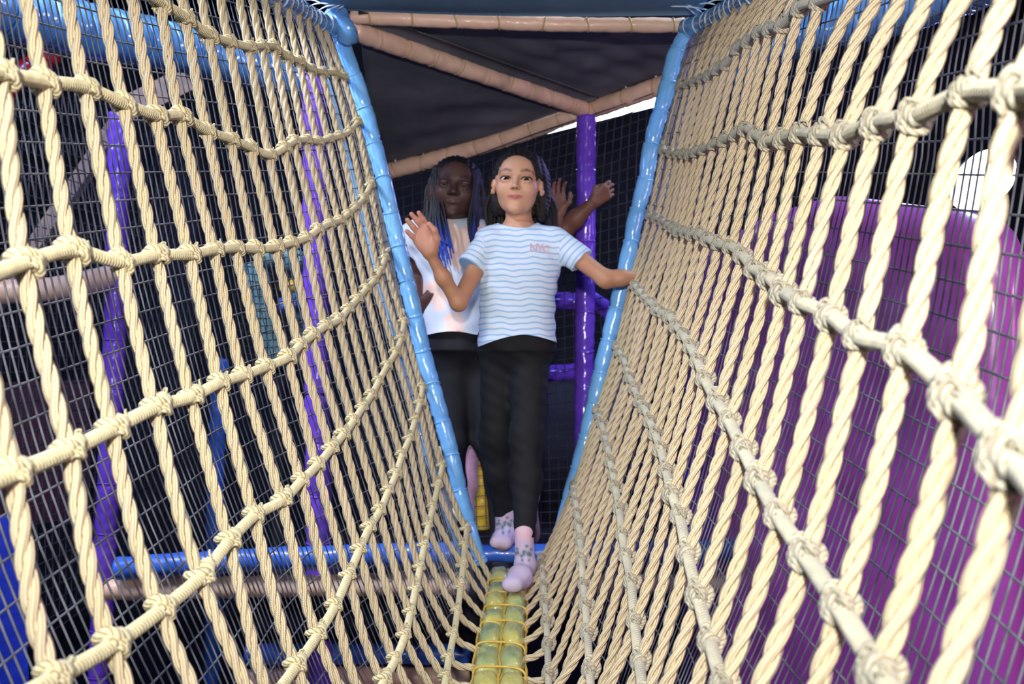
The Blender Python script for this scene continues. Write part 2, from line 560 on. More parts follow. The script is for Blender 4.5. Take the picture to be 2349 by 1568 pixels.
# ------------------------------------------------------------------ rope nets
LR = {  # longitudinal rows of the left net: vertical index -> pixel
    1: {6: (367, 8), 7: (425, 44), 8: (478, 82), 9: (524, 98), 10: (570, 109), 11: (600, 107), 12: (627, 109), 13: (658, 132), 14: (685, 142), 15: (712, 159), 16: (737, 166), 17: (765, 168), 18: (786, 176)},
    2: {1: (0, 172), 2: (98, 191), 3: (195, 203), 4: (283, 241), 5: (356, 266), 6: (413, 268), 7: (474, 302), 8: (528, 321), 9: (574, 340), 10: (616, 356), 11: (650, 340), 12: (673, 325), 13: (700, 321), 14: (728, 325), 15: (752, 319), 16: (777, 313), 17: (800, 302), 18: (818, 280)},
    3: {0: (-70, 650), 1: (54, 603), 2: (164, 576), 3: (275, 601), 4: (356, 586), 5: (432, 584), 6: (490, 573), 7: (539, 569), 8: (585, 571), 9: (631, 567), 10: (666, 557), 11: (700, 546), 12: (727, 527), 13: (754, 513), 14: (777, 506), 15: (796, 491), 16: (814, 475), 17: (832, 455), 18: (848, 424)},
    4: {0: (23, 1085), 1: (153, 1032), 2: (256, 982), 3: (356, 932), 4: (436, 909), 5: (501, 877), 6: (555, 860), 7: (608, 840), 8: (658, 819), 9: (685, 791), 10: (715, 768), 11: (745, 747), 12: (774, 733), 13: (796, 708), 14: (817, 685), 15: (838, 662), 16: (856, 643), 17: (869, 622), 18: (881, 592)},
    5: {0: (120, 1551), 1: (254, 1475), 2: (366, 1395), 3: (457, 1319), 4: (522, 1239), 5: (580, 1181), 6: (645, 1145), 7: (688, 1101), 8: (725, 1065), 9: (757, 1027), 10: (784, 996), 11: (808, 964), 12: (829, 933), 13: (849, 906), 14: (866, 874), 15: (886, 838), 16: (905, 808), 17: (917, 777), 18: (924, 738)},
    6: {4: (618, 1600), 5: (675, 1524), 6: (724, 1453), 7: (764, 1388), 8: (796, 1317), 9: (821, 1258), 10: (844, 1208), 11: (868, 1170), 12: (888, 1124), 13: (905, 1087), 14: (919, 1043), 15: (936, 1005), 16: (949, 963), 17: (960, 925), 18: (966, 888)},
    7: {7: (850, 1625), 8: (877, 1557), 9: (903, 1510), 10: (925, 1455), 11: (938, 1402), 12: (950, 1348), 13: (960, 1300), 14: (970, 1250), 15: (980, 1203), 16: (990, 1162), 17: (1002, 1112), 18: (1012, 1066)},
    8: {9: (1000, 1660), 10: (1010, 1600), 11: (1019, 1552), 12: (1026, 1508), 13: (1037, 1454), 14: (1046, 1400), 15: (1053, 1345), 16: (1059, 1295), 17: (1063, 1250), 18: (1067, 1212)},
}
RR = {
    1: {0: (1561, 198), 1: (1578, 194), 2: (1594, 188), 3: (1611, 181), 4: (1629, 175), 5: (1648, 163), 6: (1667, 150), 7: (1693, 116), 8: (1718, 96), 9: (1744, 74), 10: (1769, 66), 11: (1797, 60), 12: (1836, 20), 13: (1880, 6)},
    2: {0: (1523, 343), 1: (1541, 350), 2: (1555, 354), 3: (1569, 355), 4: (1584, 354), 5: (1599, 351), 6: (1615, 344), 7: (1638, 334), 8: (1663, 324), 9: (1689, 312), 10: (1713, 296), 11: (1736, 310), 12: (1764, 324), 13: (1800, 318), 14: (1839, 308), 15: (1886, 312), 16: (1940, 310), 17: (2013, 284), 18: (2101, 268), 19: (2223, 218), 20: (2342, 212), 21: (2480, 200)},
    3: {0: (1491, 494), 1: (1506, 499), 2: (1521, 506), 3: (1534, 515), 4: (1547, 522), 5: (1559, 528), 6: (1573, 531), 7: (1590, 536), 8: (1608, 538), 9: (1626, 547), 10: (1650, 561), 11: (1678, 565), 12: (1705, 583), 13: (1733, 616), 14: (1765, 634), 15: (1800, 668), 16: (1842, 694), 17: (1908, 722), 18: (1975, 772), 19: (2078, 800), 20: (2198, 905), 21: (2325, 1045)},
    4: {0: (1449, 645), 1: (1458, 654), 2: (1470, 666), 3: (1481, 679), 4: (1493, 690), 5: (1509, 708), 6: (1523, 717), 7: (1538, 724), 8: (1554, 746), 9: (1570, 766), 10: (1586, 792), 11: (1604, 826), 12: (1620, 866), 13: (1648, 918), 14: (1676, 962), 15: (1708, 1026), 16: (1745, 1098), 17: (1791, 1180), 18: (1854, 1270), 19: (1932, 1386), 20: (2025, 1535), 21: (2120, 1700)},
    5: {0: (1417, 792), 1: (1423, 806), 2: (1433, 822), 3: (1442, 846), 4: (1448, 864), 5: (1458, 888), 6: (1470, 919), 7: (1481, 934), 8: (1494, 963), 9: (1507, 994), 10: (1520, 1030), 11: (1532, 1076), 12: (1545, 1130), 13: (1563, 1180), 14: (1581, 1264), 15: (1606, 1362), 16: (1634, 1464), 17: (1664, 1565), 18: (1700, 1680)},
    6: {0: (1372, 938), 1: (1377, 950), 2: (1382, 968), 3: (1391, 999), 4: (1397, 1022), 5: (1403, 1056), 6: (1410, 1086), 7: (1415, 1115), 8: (1424, 1163), 9: (1431, 1222), 10: (1440, 1272), 11: (1452, 1330), 12: (1460, 1420), 13: (1471, 1510), 14: (1483, 1600)},
    7: {0: (1318, 1112), 1: (1321, 1128), 2: (1324, 1148), 3: (1328, 1176), 4: (1331, 1203), 5: (1335, 1234), 6: (1338, 1280), 7: (1342, 1338), 8: (1347, 1385), 9: (1352, 1447), 10: (1357, 1531), 11: (1363, 1610)},
    8: {0: (1245, 1278), 1: (1247, 1294), 2: (1249, 1312), 3: (1251, 1342), 4: (1254, 1379), 5: (1257, 1422), 6: (1260, 1474), 7: (1262, 1541), 8: (1265, 1615)},
}


def dl(i):
    return .79 + .112 * i


def dr(i):
    return 2.845 - .1115 * i


def beam_top(d):
    """height of the walkway's top"""
    return CZ - .645 - .03 * math.sin(min(1, max(0, (2.9 - d) / 2.4)) * PI)


def beam_x(d):
    px = np.interp(d, [1.92, 2.21, 2.51, 2.9], [1143, 1147, 1159, 1168])
    return (px - 1174.5) * d / F


def rope_body(path, R=.008, pitch=.082, phase=0.0):
    p = spline(path, pitch / 11)
    T, N, B = frames(p)
    s = np.r_[0, np.cumsum(np.linalg.norm(np.diff(p, axis=0), axis=1))]
    parts = []
    for k in range(3):
        a = 2 * PI * s / pitch + 2 * PI * k / 3 + phase
        c = p + R * .5 * (np.cos(a)[:, None] * N + np.sin(a)[:, None] * B)
        parts.append(tube(c, R * .56, 7, s0=k * .37))
    return join(parts)


def row_body(path, R=.0078, rib=RIB):
    p = spline(path, rib / 4.2)
    return tube(p, R, 10, lambda s, th: .72 + .36 * np.abs(np.sin((2 * PI * s / rib - 3.0 * th) / 2)) ** .7)


def knot_mesh(seed, mat, fringe):
    """wrapped crossing: x along the row, y away from the viewer's side, z up the hanging rope"""
    rg = np.random.RandomState(seed)
    R = .0078
    j = lambda a: rg.uniform(-a, a)
    parts = []
    # ear looping behind the hanging rope on the one side
    parts.append(tube(spline([(.004, -.006, .002), (-.006, -.009, .007), (-.0115, -.002, .010 + j(.002)), (-.010, .007, .006), (-.002, .011, .002), (.007, .009, -.003)], .0012), .0044, 10,
                      lambda s, th: .86 + .2 * np.abs(np.sin(th * 2 + s * 220))))
    # two strands crossing in front and wrapping under, to the other side
    for k in range(2):
        o = k * .0045
        parts.append(tube(spline([(-.013, -.004, -.001), (-.004, -.0115 - .001 * k, .002 - o), (.006, -.0115, -.004 - o), (.0125 + j(.001), -.003, -.0075 - o * .7), (.009, .007, -.007 - o * .5), (.0, .010, -.004)], .0016), .0036, 7,
                          lambda s, th: .86 + .2 * np.abs(np.sin(th * 1.5 + s * 260))))
    # swelling of the row rope on the far side of the crossing
    x = np.linspace(-.016, .022, 22)
    path = np.stack([x, -.0035 + 0 * x, .0025 * np.sin((x + .016) / .038 * PI)], 1)
    rr = R * (1.0 + .38 * np.exp(-((x - .006) / .008) ** 2))
    parts.append(tube(path, rr, 10, lambda s, th: .84 + .22 * np.abs(np.sin((s / .0056 * 2 * PI - 2 * th) / 2))))
    # frayed loops of worn yarn
    for k in range(fringe):
        a = rg.uniform(-.008, .026)
        z = rg.uniform(.003, .007)
        h = rg.uniform(.004, .008)
        parts.append(tube(spline([(a, -.006, z - .002), (a + .003, -.006 + j(.004), z + h), (a + .007, -.003 + j(.003), z + h * .9), (a + .008, -.001, z - .001)], .0016), .0014, 5))
    V, Fq, U = join(parts)
    return mesh('knot', V, Fq, U, True, mat)


def rope_net(rows, depth, side, nvert, label, rowmat):
    root = thing('rope_net', label, 'rope net', (side * .1, 1.6, CZ - .72))
    d_of = [depth(i) for i in range(nvert)]
    slope = -.25 * side          # dx/dy of a hanging rope in the view
    knots = [knot_mesh(3 + k + 10 * (side > 0), rowmat, 11 if side > 0 else 1) for k in range(4)]
    node = {}
    for i in range(nvert):
        d = d_of[i]
        ks = sorted([(r, rows[r][i]) for r in rows if i in rows[r]])
        pts = [P(x, y, d) for _, (x, y) in ks]
        for (r, _), q in zip(ks, pts):
            node[(i, r)] = q
        # up to the rail
        top = railpt(side, d)
        q0 = pts[0]
        dirup = (q0 - pts[1]) if len(pts) > 1 else np.array([side * .25, 0, 1.])
        dirup /= dirup[2]
        tgt = np.array([top[0] - side * .012, d, top[2] - .012])
        up = [tgt]
        if tgt[2] - q0[2] > .12:
            mid = (tgt + q0) / 2
            lean = q0 + dirup * (mid[2] - q0[2])
            mid[0] = .5 * mid[0] + .5 * lean[0]
            up.append(mid)
        # down to the walkway
        q1 = pts[-1]
        bt = np.array([beam_x(d) + side * .045, d, beam_top(d) - .03])
        dn = []
        if q1[2] - bt[2] > .16:
            dirdn = (q1 - pts[-2]) / max(1e-3, (pts[-2][2] - q1[2]))
            mid = (q1 + bt) / 2
            lean = q1 + dirdn * (q1[2] - mid[2])
            mid[0] = .55 * mid[0] + .45 * lean[0]
            dn.append(mid)
        dn.append(bt)
        path = np.array(up + pts + dn)
        path[:, 1] += nrs.uniform(-.003, .003, len(path)) * (1 if len(path) else 1)
        V, Fq, U = rope_body(path, .0081 * nrs.uniform(.96, 1.05), .082 * nrs.uniform(.93, 1.08), nrs.uniform(0, 6))
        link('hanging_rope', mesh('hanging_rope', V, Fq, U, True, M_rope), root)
        # tie-off turns at the rail
        th = np.linspace(0, 4 * PI, 30)
        hel = np.stack([tgt[0] + .011 * np.cos(th), tgt[1] + .011 * np.sin(th), tgt[2] - .012 + .014 * th / (4 * PI)], 1)
        V, Fq, U = tube(hel, .0038, 6)
        link('tie_off', mesh('tie_off', V, Fq, U, True, M_rope), root)
    for r in rows:
        idx = sorted(i for i in rows[r])
        off = np.array([-side * .004, -.006, 0])
        pts = [node[(i, r)] + off for i in idx if i < nvert]
        pts = pts if side > 0 else pts[::-1]         # from the frame towards the lens
        # hook round the frame post
        post = RP3 if side > 0 else LP3
        k = np.argmin(np.abs(post[:, 2] - (pts[0][2] + .05)))
        zz = pts[0][2] + .035
        px = np.interp(-zz, -post[:, 2], post[:, 0])
        hook = [np.array([px + side * .03, D0 - .012, zz]), (np.array([px + side * .034, D0 - .02, zz]) + pts[0]) / 2 + np.array([0, 0, .004])]
        ext = pts[-1] + (pts[-1] - pts[-2]) * 1.2
        V, Fq, U = row_body(np.array(hook + pts + [ext]), .0072 * nrs.uniform(.97, 1.03))
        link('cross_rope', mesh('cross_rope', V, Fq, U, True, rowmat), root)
        for n, i in enumerate(i for i in idx if i < nvert):
            q = node[(i, r)]
            nb = [node[(m, r)] for m in (i - 1, i + 1) if (m, r) in node]
            if not nb:
                continue
            t = (nb[-1] - nb[0]) if len(nb) == 2 else (nb[0] - q) * (1 if ((i + 1, r) in node) else -1)
            t /= np.linalg.norm(t)
            if side > 0:
                t = -t           # from the lens away on both sides
            x = Vector(t)
            y = Vector((side, .35, 0)).normalized()
            y = (y - x * y.dot(x)).normalized()
            z = x.cross(y)
            if z.z < 0:
                z, y = -z, y
                x = y.cross(z)
            m = Matrix((x, y, z)).transposed()
            o = bpy.data.objects.new('knot', knots[rnd.randrange(4)])
            COL.objects.link(o)
            o.parent = root
            mw = Matrix.Translation(Vector([float(c) for c in q - np.array(root.location)])) @ m.to_4x4() @ Matrix.Rotation(rnd.uniform(-.25, .25), 4, 'Y') @ Matrix.Scale(rnd.uniform(.95, 1.12), 4)
            o.matrix_local = mw
    return root


rope_net(LR, dl, -1, 19, 'cream twisted rope climbing net on the left of the walkway, sagging in rows', M_row)
rope_net(RR, dr, 1, 22, 'cream twisted rope climbing net on the right of the walkway, worn greyish cross ropes', M_row_r)


# ------------------------------------------------------------------ dark safety nets
def net(name, label, surf, us, vs, mat, r, nu=40, nv=24, root=None):
    root = root or thing(name, label, 'safety net', surf(us[len(us) // 2], 1.0))
    a = np.linspace(0, 1, nv)
    for u in us:
        p = np.array([surf(u, v) for v in a])
        v_, f, w_ = tube(p, r, 5)
        link('upright_cord', mesh('cord', v_, f, w_, True, mat), root)
    b = np.linspace(us[0], us[-1], nu)
    for v in vs:
        p = np.array([surf(u, v) for u in b])
        v_, f, w_ = tube(p, r * 1.1, 5)
        link('level_cord', mesh('cord', v_, f, w_, True, mat), root)
    return root


def side_surf(side, push):
    post = RP3 if side > 0 else LP3

    def f(d, v):
        far = min(1, max(0, (d - .4) / 2.53))
        top = .93 - .2 * (2.93 - d)
        bot = -.70 - .03 * (2.93 - d)
        vv = v ** (1.0 + .12 * (far - .5))
        z = CZ + top + (bot - top) * vv
        zf = CZ + .91 + (-.66 - .91) * vv
        xp = np.interp(-zf, -post[:, 2], post[:, 0])
        w_ = min(1, max(0, (2.95 - d) / 1.3))
        w_ = w_ * w_ * (3 - 2 * w_)
        bulge = .012 * math.sin(d * 5 + v * 4)
        return np.array([xp + side * (.024 + w_ * (push + .07 * math.sin(PI * v) + bulge)), d, z])
    return f


net('safety_net', 'fine grey-black safety net hanging outside the left rope net', side_surf(-1, .20), np.arange(.62, 2.94, .0205), np.linspace(.02, .99, 31), M_cord, .0015)
net('safety_net', 'fine grey-black safety net hanging outside the right rope net, before the purple slide', side_surf(1, .085), np.arange(.5, 2.94, .0205), np.linspace(.02, .99, 31), M_cord, .0015)


def back_surf(u, v):
    # u metres across from the left end, follows the sloping beam
    px = np.interp(u, [0, 1.0, 1.38], [880, 1345, 1520])
    d = np.interp(u, [0, 1.0, 1.38], [4.2, 3.82, 3.62])
    py = np.interp(u, [0, 1.0, 1.38], [420, 268, 206])
    t = P(px, py, d)
    zb = CZ - .85 + .12 * u
    q = t.copy()
    q[2] = t[2] + (zb - t[2]) * v
    q[0] += .02 * math.sin(3 * u + 5 * v) - .05 * v
    q[1] += .03 * math.sin(4 * v + u * 6)
    return q


net('safety_net', 'dark mesh net closing the back of the platform behind the girls', back_surf, np.arange(0, 1.39, .043), np.linspace(0, 1, 39), M_cord_dark, .0017)

# ------------------------------------------------------------------ back structure
pp = padded('purple_post', 'shiny purple padded post on the platform right behind the striped shirt', 'post',
            [P(1345, 262, 3.72), P(1343, 600, 3.72), P(1340, 900, 3.72), P(1338, 1300, 3.72)], .037, M_purple, .135, .05, M_purple, .003, seed=31)
lashing(pp, [P(1345, 275, 3.72), P(1340, 900, 3.72), P(1338, 1280, 3.72)], .022, .033, 1, .0, M_lash, .0022)
padded('purple_pipe', 'purple padded pipe between girl in striped shirt and purple post, upper one', 'pipe', [P(1060, 688, 4.1), P(1200, 690, 4.1), P(1330, 690, 4.0)], .036, M_purple, .2, .05, None, seed=32)
padded('purple_pipe', 'bright purple padded pipe level with her thighs, lower one', 'pipe', [P(1000, 872, 4.1), P(1200, 860, 4.1), P(1330, 852, 4.0)], .034, M_purple, .2, .05, None, seed=33)
padded('purple_pipe', 'purple padded pipe sloping down to the right of the purple post', 'pipe', [P(1352, 682, 3.9), P(1400, 716, 3.85), P(1470, 768, 3.8)], .033, M_purple, .2, .05, None, seed=34)
padded('yellow_post', 'yellow padded post behind the netting, low between the girls\' legs', 'post', [P(1106, 900, 4.28), P(1105, 1100, 4.28), P(1104, 1262, 4.28)], .037, M_yellow, .12, .05, None, seed=35)
deck = box('platform_deck', (-.86, 3.10, CZ - .93), (.52, 5.2, CZ - .80), M_floor, None, .01)
tag(deck, 'dark platform deck that the girls stand on', 'platform')
pan = box('mat_panel', (-.75, 4.36, CZ - .82), (.34, 4.40, CZ - .17), M_black, None, .01)
tag(pan, 'dark mat panel below the lower purple pipe at the back', 'panel')
# bright strip lamp beyond the back beam
o = link('strip_lamp', mesh('strip_lamp', *patch(P(1235, 312, 4.3), P(1530, 238, 4.3), P(1530, 214, 4.3), P(1235, 296, 4.3), 8, 2, None, .02), None, False, glow('strip_glow', (.75, .88, 1, 1), 7)))
tag(o, 'bright white-blue light strip shining below the back beam', 'lamp')

# left side of the hall behind the nets
padded('purple_post', 'purple padded post at the far left behind the nets', 'post', [P(274, 255, 3.5), P(268, 560, 3.5), P(258, 900, 3.5), P(226, 1568, 3.5), P(220, 1700, 3.5)], .038, M_purple, .17, .06, M_purple, .003, seed=41)
padded('purple_post', 'purple padded post behind the left net, nearest the light blue frame', 'post', [P(722, 150, 3.25), P(724, 500, 3.25), P(728, 900, 3.25), P(735, 1568, 3.25), P(737, 1700, 3.25)], .042, M_purple, .16, .06, M_purple, .003, seed=42)
padded('dim_post', 'dim dark blue post deep behind the left net', 'post', [P(505, 820, 5.0), P(490, 1260, 5.0), P(486, 1780, 5.0)], .04, M_dblue, .2, .04, None, seed=43)
padded('padded_floor_edge', 'big light blue padded edge of an upper level, top left', 'padding', [P(-160, -30, 2.5), P(160, 62, 3.0), P(420, 112, 3.6), P(720, 190, 4.3)], .085, M_cblue, .16, .06, M_lblue, .003, seed=44)
padded('padded_floor_edge', 'light blue padded edge of an upper level, behind the right net', 'padding', [P(2330, -80, 2.7), P(2050, 20, 3.2), P(1850, 70, 3.7), P(1640, 170, 4.3)], .085, M_cblue, .16, .06, M_lblue, .003, seed=45)
padded('padded_edge', 'dull beige padded bar at mid height, far left edge', 'bar', [P(-60, 672, 3.2), P(120, 662, 3.3), P(262, 632, 3.5)], .04, M_beige, .3, .04, None, seed=46)
padded('red_arm', 'dark red padded tube glimpsed at the upper left behind the net', 'tube', [P(150, 70, 4.2), P(110, 130, 4.2), P(50, 170, 4.2), P(5, 215, 4.2), P(-30, 280, 4.2)], .05, M_red, .3, .04, None, seed=47)
st = thing('strut_frame', 'slanted grey-brown strut meeting a short beam, upper left behind the net', 'frame', P(80, 560, 4.0))
for a, b, h in ((P(-910, 2030, 4.0), P(262, 282, 4.0), .028), (P(262, 262, 4.0), P(432, 178, 4.0), .05)):
    d = (b - a) / np.linalg.norm(b - a)
    n = np.array([-d[2], 0, d[0]]) * h
    yv = np.array([0, .05, 0])
    V = [a - n, b - n, b + n, a + n, a - n + yv, b - n + yv, b + n + yv, a + n + yv]
    link('strut', mesh('strut', V, [(0, 1, 2, 3), (7, 6, 5, 4), (0, 4, 5, 1), (1, 5, 6, 2), (2, 6, 7, 3), (3, 7, 4, 0)], None, False, M_wood), st)
tag(link('wall_mat', mesh('wall_mat', *patch(P(-120, 1190, 2.9), P(-120, 1700, 2.9), P(70, 1700, 3.0), P(45, 1180, 3.0), 4, 4, None, .04), None, False, M_royal)), 'royal blue mat at the bottom left corner behind the nets', 'mat')
tag(link('wall_mat', mesh('wall_mat', *patch(P(-120, 880, 4.2), P(-120, 1230, 4.2), P(215, 1180, 4.2), P(215, 870, 4.2), 4, 4, None, .04), None, False, M_maroon)), 'dark maroon mat deep behind the left nets', 'mat')
# pale teal figure-like bolster under its own netting
tb = thing('teal_bolster', 'pale teal vinyl bolster with yellow and blue patches, netted, behind the left nets', 'bolster', P(640, 840, 3.9))
for pts, r, m in (([P(575, 600, 3.95), P(590, 660, 3.95), P(600, 720, 3.95), P(640, 840, 3.95)], .055, M_teal), ([P(600, 590, 3.9), P(650, 585, 3.9), P(700, 610, 3.9)], .045, M_teal),
                  ([P(640, 650, 3.85), P(665, 655, 3.85), P(690, 650, 3.85)], .028, M_yellow), ([P(635, 700, 3.85), P(670, 700, 3.85), P(700, 690, 3.85)], .03, M_dblue),
                  ([P(690, 620, 4.0), P(700, 720, 4.0), P(690, 830, 4.0)], .05, M_teal)):
    V, Fq, U = tube(spline(pts, .01), r, 16, lambda s, th: 1 + .06 * np.sin(3 * th + s * 40))
    link('pad_lobe', mesh('pad_lobe', V, Fq, U, True, m), tb)


V, Fq, U = tube(spline([P(640, 835, 3.95), P(640, 1200, 3.95), np.array((P(640, 0, 3.95)[0], 3.95, .0))], .05), .03, 12)
link('stand', mesh('stand', V, Fq, U, True, M_black), tb)


def small_surf(u, v):
    return P(535 + 195 * u + 10 * v, 555 + 285 * v + 8 * math.sin(5 * u), 3.72 + .03 * math.sin(5 * v + 3 * u))


net('safety_net', 'small dark net stretched over the teal bolster', small_surf, np.linspace(0, 1, 15), np.linspace(0, 1, 18), M_lash, .0022, 24, 24, tb)

net('safety_net', 'dim fine net closing the far left side, behind the purple post', lambda u, v: np.array([-1.62 + .03 * math.sin(3 * u + 4 * v), u, CZ + 1.0 - 2.0 * v]), np.arange(2.0, 5.2, .05), np.linspace(0, 1, 41), M_cord_dark, .002)

# right side: purple slide wall, lamp, rails
def slide_wall():
    a, b = np.array([.955, 2.0]), np.array([.60, 3.35])
    n = 40
    t = np.linspace(0, 1, n)
    top = np.interp(t, [0, .015, .05, .1, .2, .45, .7, 1], [.16, .21, .255, .285, .31, .385, .375, .3])
    lo = -1.2
    m = 24
    vv = np.linspace(0, 1, m)
    out = np.array([b[1] - a[1], a[0] - b[0]])
    out /= np.linalg.norm(out)
    Vf, Vb = [], []
    for i in range(n):
        for k in range(m):
            xy = a + (b - a) * t[i]
            z = lo + (top[i] - lo) * vv[k]
            edge = min(1, t[i] / .05)
            rd = .05 * (1 - math.sqrt(max(0, 1 - (1 - edge) ** 2)))
            e2 = min(1, (top[i] - z) / .05)
            rd = max(rd, .05 * (1 - math.sqrt(max(0, 1 - (1 - e2) ** 2))))
            Vf.append([xy[0] + out[0] * rd, xy[1] + out[1] * rd, CZ + z])
            Vb.append([xy[0] + out[0] * .1, xy[1] + out[1] * .1, CZ + z])
    i, k = np.meshgrid(np.arange(n - 1), np.arange(m - 1), indexing='ij')
    q = (i * m + k).ravel()
    f = np.stack([q, q + 1, q + m + 1, q + m], 1)
    nn = n * m
    ed = np.arange(n - 1) * m + m - 1
    side = np.stack([ed, ed + nn, ed + m + nn, ed + m], 1)
    e0 = np.arange(m - 1)
    s0 = np.stack([e0, e0 + nn, e0 + 1 + nn, e0 + 1], 1)
    V = np.array(Vf + Vb)
    return mesh('slide_wall', V, np.vstack([f, f[:, ::-1] + nn, side, s0]), None, True, M_magenta)


tag(link('slide_wall', slide_wall()), 'large purple-magenta slide wall with rounded top, behind the right nets', 'slide')
hl = thing('hall_lamp', 'bright white oval lamp at the right edge above the purple slide', 'lamp', P(2250, 415, 3.4))
V, Fq, U = tube(spline([P(2250, 415, 3.4), P(2250, 415, 3.4) + np.array([.02, .03, .005]), P(2250, 415, 3.4) + np.array([.04, .06, .01])], .01), .1, 28, lambda s, th: 1 + .17 * np.cos(2 * (th - .8)) + 0 * s)
link('lamp_face', mesh('lamp_face', V, Fq, U, True, glow('lamp_glow', (.93, .97, 1, 1), 9)), hl)
V, Fq, U = tube(spline([P(2250, 415, 3.4) + np.array([.03, .05, 0]), P(2250, 415, 3.4) + np.array([.07, .15, .03])], .02), .09, 20)
link('lamp_housing', mesh('lamp_housing', V, Fq, U, True, M_black), hl)
sl = thing('spot_lamp', 'small white lamp near the top right corner', 'lamp', P(2160, 12, 3.6))
V, Fq, U = tube(spline([P(2120, 30, 3.6), P(2205, -8, 3.6)], .02), .018, 12)
link('lamp_face', mesh('lamp_face', V, Fq, U, True, glow('small_lamp_glow', (.85, .92, 1, 1), 4)), sl)
padded('blue_pipe', 'violet-blue pipe glimpsed at the right edge, mid height', 'pipe', [P(2270, 962, 3.0), P(2420, 968, 3.0)], .016, M_purple, .2, .03, None, seed=51)
padded('blue_pipe', 'violet-blue pipe glimpsed at the right edge, near the bottom', 'pipe', [P(2290, 1436, 3.0), P(2420, 1444, 3.0)], .016, M_purple, .2, .03, None, seed=52)
padded('yellow_post', 'yellow post dimly seen at the bottom right edge', 'post', [P(2352, 880, 3.2), P(2340, 1600, 3.2)], .02, M_yellow, .2, .03, None, seed=53)
padded('purple_post', 'thin purple post between the right rope net and the slide', 'post', [P(1590, 620, 3.4), P(1592, 1000, 3.4), P(1588, 1568, 3.4)], .032, M_purple, .2, .04, None, seed=54)
padded('purple_post', 'short purple padded post end behind the head of the right blue post', 'post', [P(1577, 78, 3.08), P(1573, 125, 3.08), P(1570, 190, 3.08)], .02, M_purple, .3, .04, None, seed=55)


# ------------------------------------------------------------------ walkway
def walkway():
    t = NT('olive_vinyl')
    n = t.ramp(t.noise(26, 3), .38, .62)
    n2 = t.ramp(t.noise(9, 2), .4, .62)
    t.bump(t.noise(70, 3), .002, .7)
    m_pad = t.set(t.mix(n2, t.mix(n, lin(134, 154, 104), lin(164, 176, 122)), lin(204, 196, 108)), .28, .5, Coat_Weight=.4, Coat_Roughness=.1)
    m_gold = plain('gold_cord', lin(196, 160, 62), lin(214, 182, 90), .5, .4, 60)
    root = thing('walkway', 'narrow padded walkway of olive green pads bound with gold cord, between the rope nets', 'walkway', (beam_x(1.8), 1.8, beam_top(1.8) - .07))
    edges = [2.91, 2.76, 2.63, 2.515, 2.39]
    while edges[-1] > .75:
        edges.append(edges[-1] - .158)
    for a, b in zip(edges[:-1], edges[1:]):
        dm = (a + b) / 2
        for s in (-1, 1):
            sk = rnd.uniform(-.012, .012)
            hw, hl, hh = .0275 * rnd.uniform(.97, 1.05), (a - b) / 2 * 1.0, .030 * rnd.uniform(.92, 1.12)
            nu, nv = 28, 18
            th = np.linspace(0, 2 * PI, nu, endpoint=False)
            ph = np.linspace(-PI / 2, PI / 2, nv)
            sg = lambda x, e: np.sign(x) * np.abs(x) ** e
            cx = sg(np.cos(ph), .72)[:, None]
            x = hw * cx * sg(np.cos(th), .72)[None]
            y = hl * cx * sg(np.sin(th), .7)[None]
            z = hh * sg(np.sin(ph), .9)[:, None] + 0 * x
            rip = 1 + .05 * cx * np.sin(4 * th[None] + rnd.uniform(0, 6))
            V = np.stack([beam_x(dm) + s * .0265 + x * rip, dm + sk + y, beam_top(dm) - .026 + z * rip], -1).reshape(-1, 3)
            i, j = np.meshgrid(np.arange(nv - 1), np.arange(nu), indexing='ij')
            Fq = np.stack([i * nu + j, i * nu + (j + 1) % nu, (i + 1) * nu + (j + 1) % nu, (i + 1) * nu + j], -1).reshape(-1, 4)
            link('pad', mesh('pad', V, Fq, None, True, m_pad), root)
        # cross binding
        c = np.array([beam_x(b), b, beam_top(b) - .024])
        th = np.linspace(0, 2 * PI, 41)
        ring = np.stack([c[0] + .055 * np.sign(np.cos(th)) * np.abs(np.cos(th)) ** .6, c[1] - .012 * np.cos(th) + 0 * th, c[2] + .020 * np.sign(np.sin(th)) * np.abs(np.sin(th)) ** .7], 1)
        V, Fq, U = tube(ring, .0028, 7, cap=False)
        link('binding_cord', mesh('binding_cord', V, Fq, U, True, m_gold), root)
    for off, zz in ((0, -.006), (-.056, -.02), (.056, -.02)):
        ds = np.arange(2.9, .7, -.04)
        p = np.array([[beam_x(d) + off + .002 * math.sin(d * 40), d, beam_top(d) + zz - .004 + .003 * math.sin(d * 60)] for d in ds])
        V, Fq, U = tube(p, .0032, 6)
        link('edge_cord', mesh('edge_cord', V, Fq, U, True, m_gold), root)
    ds = np.arange(3.0, .6, -.05)
    p = np.array([[beam_x(d), d, beam_top(d) - .055] for d in ds])
    V, Fq, U = tube(p, .03, 12)
    link('core_rope', mesh('core_rope', V, Fq, U, True, m_gold), root)


walkway()


# ------------------------------------------------------------------ figures: smooth-blended solids turned into one continuous skin
def v3(*a):
    return np.array(a, float)


def cone(a, b, ra, rb, k=.02, op='+'):
    a, b = np.array(a, float), np.array(b, float)
    return dict(t='c', a=a, b=b, ra=ra, rb=rb, k=k, op=op, lo=np.minimum(a, b) - max(ra, rb), hi=np.maximum(a, b) + max(ra, rb))


def ell(c, r, R=None, k=.02, op='+'):
    c, r = np.array(c, float), np.array(r, float)
    m = r.max()
    return dict(t='e', c=c, r=r, R=R, k=k, op=op, lo=c - m, hi=c + m)


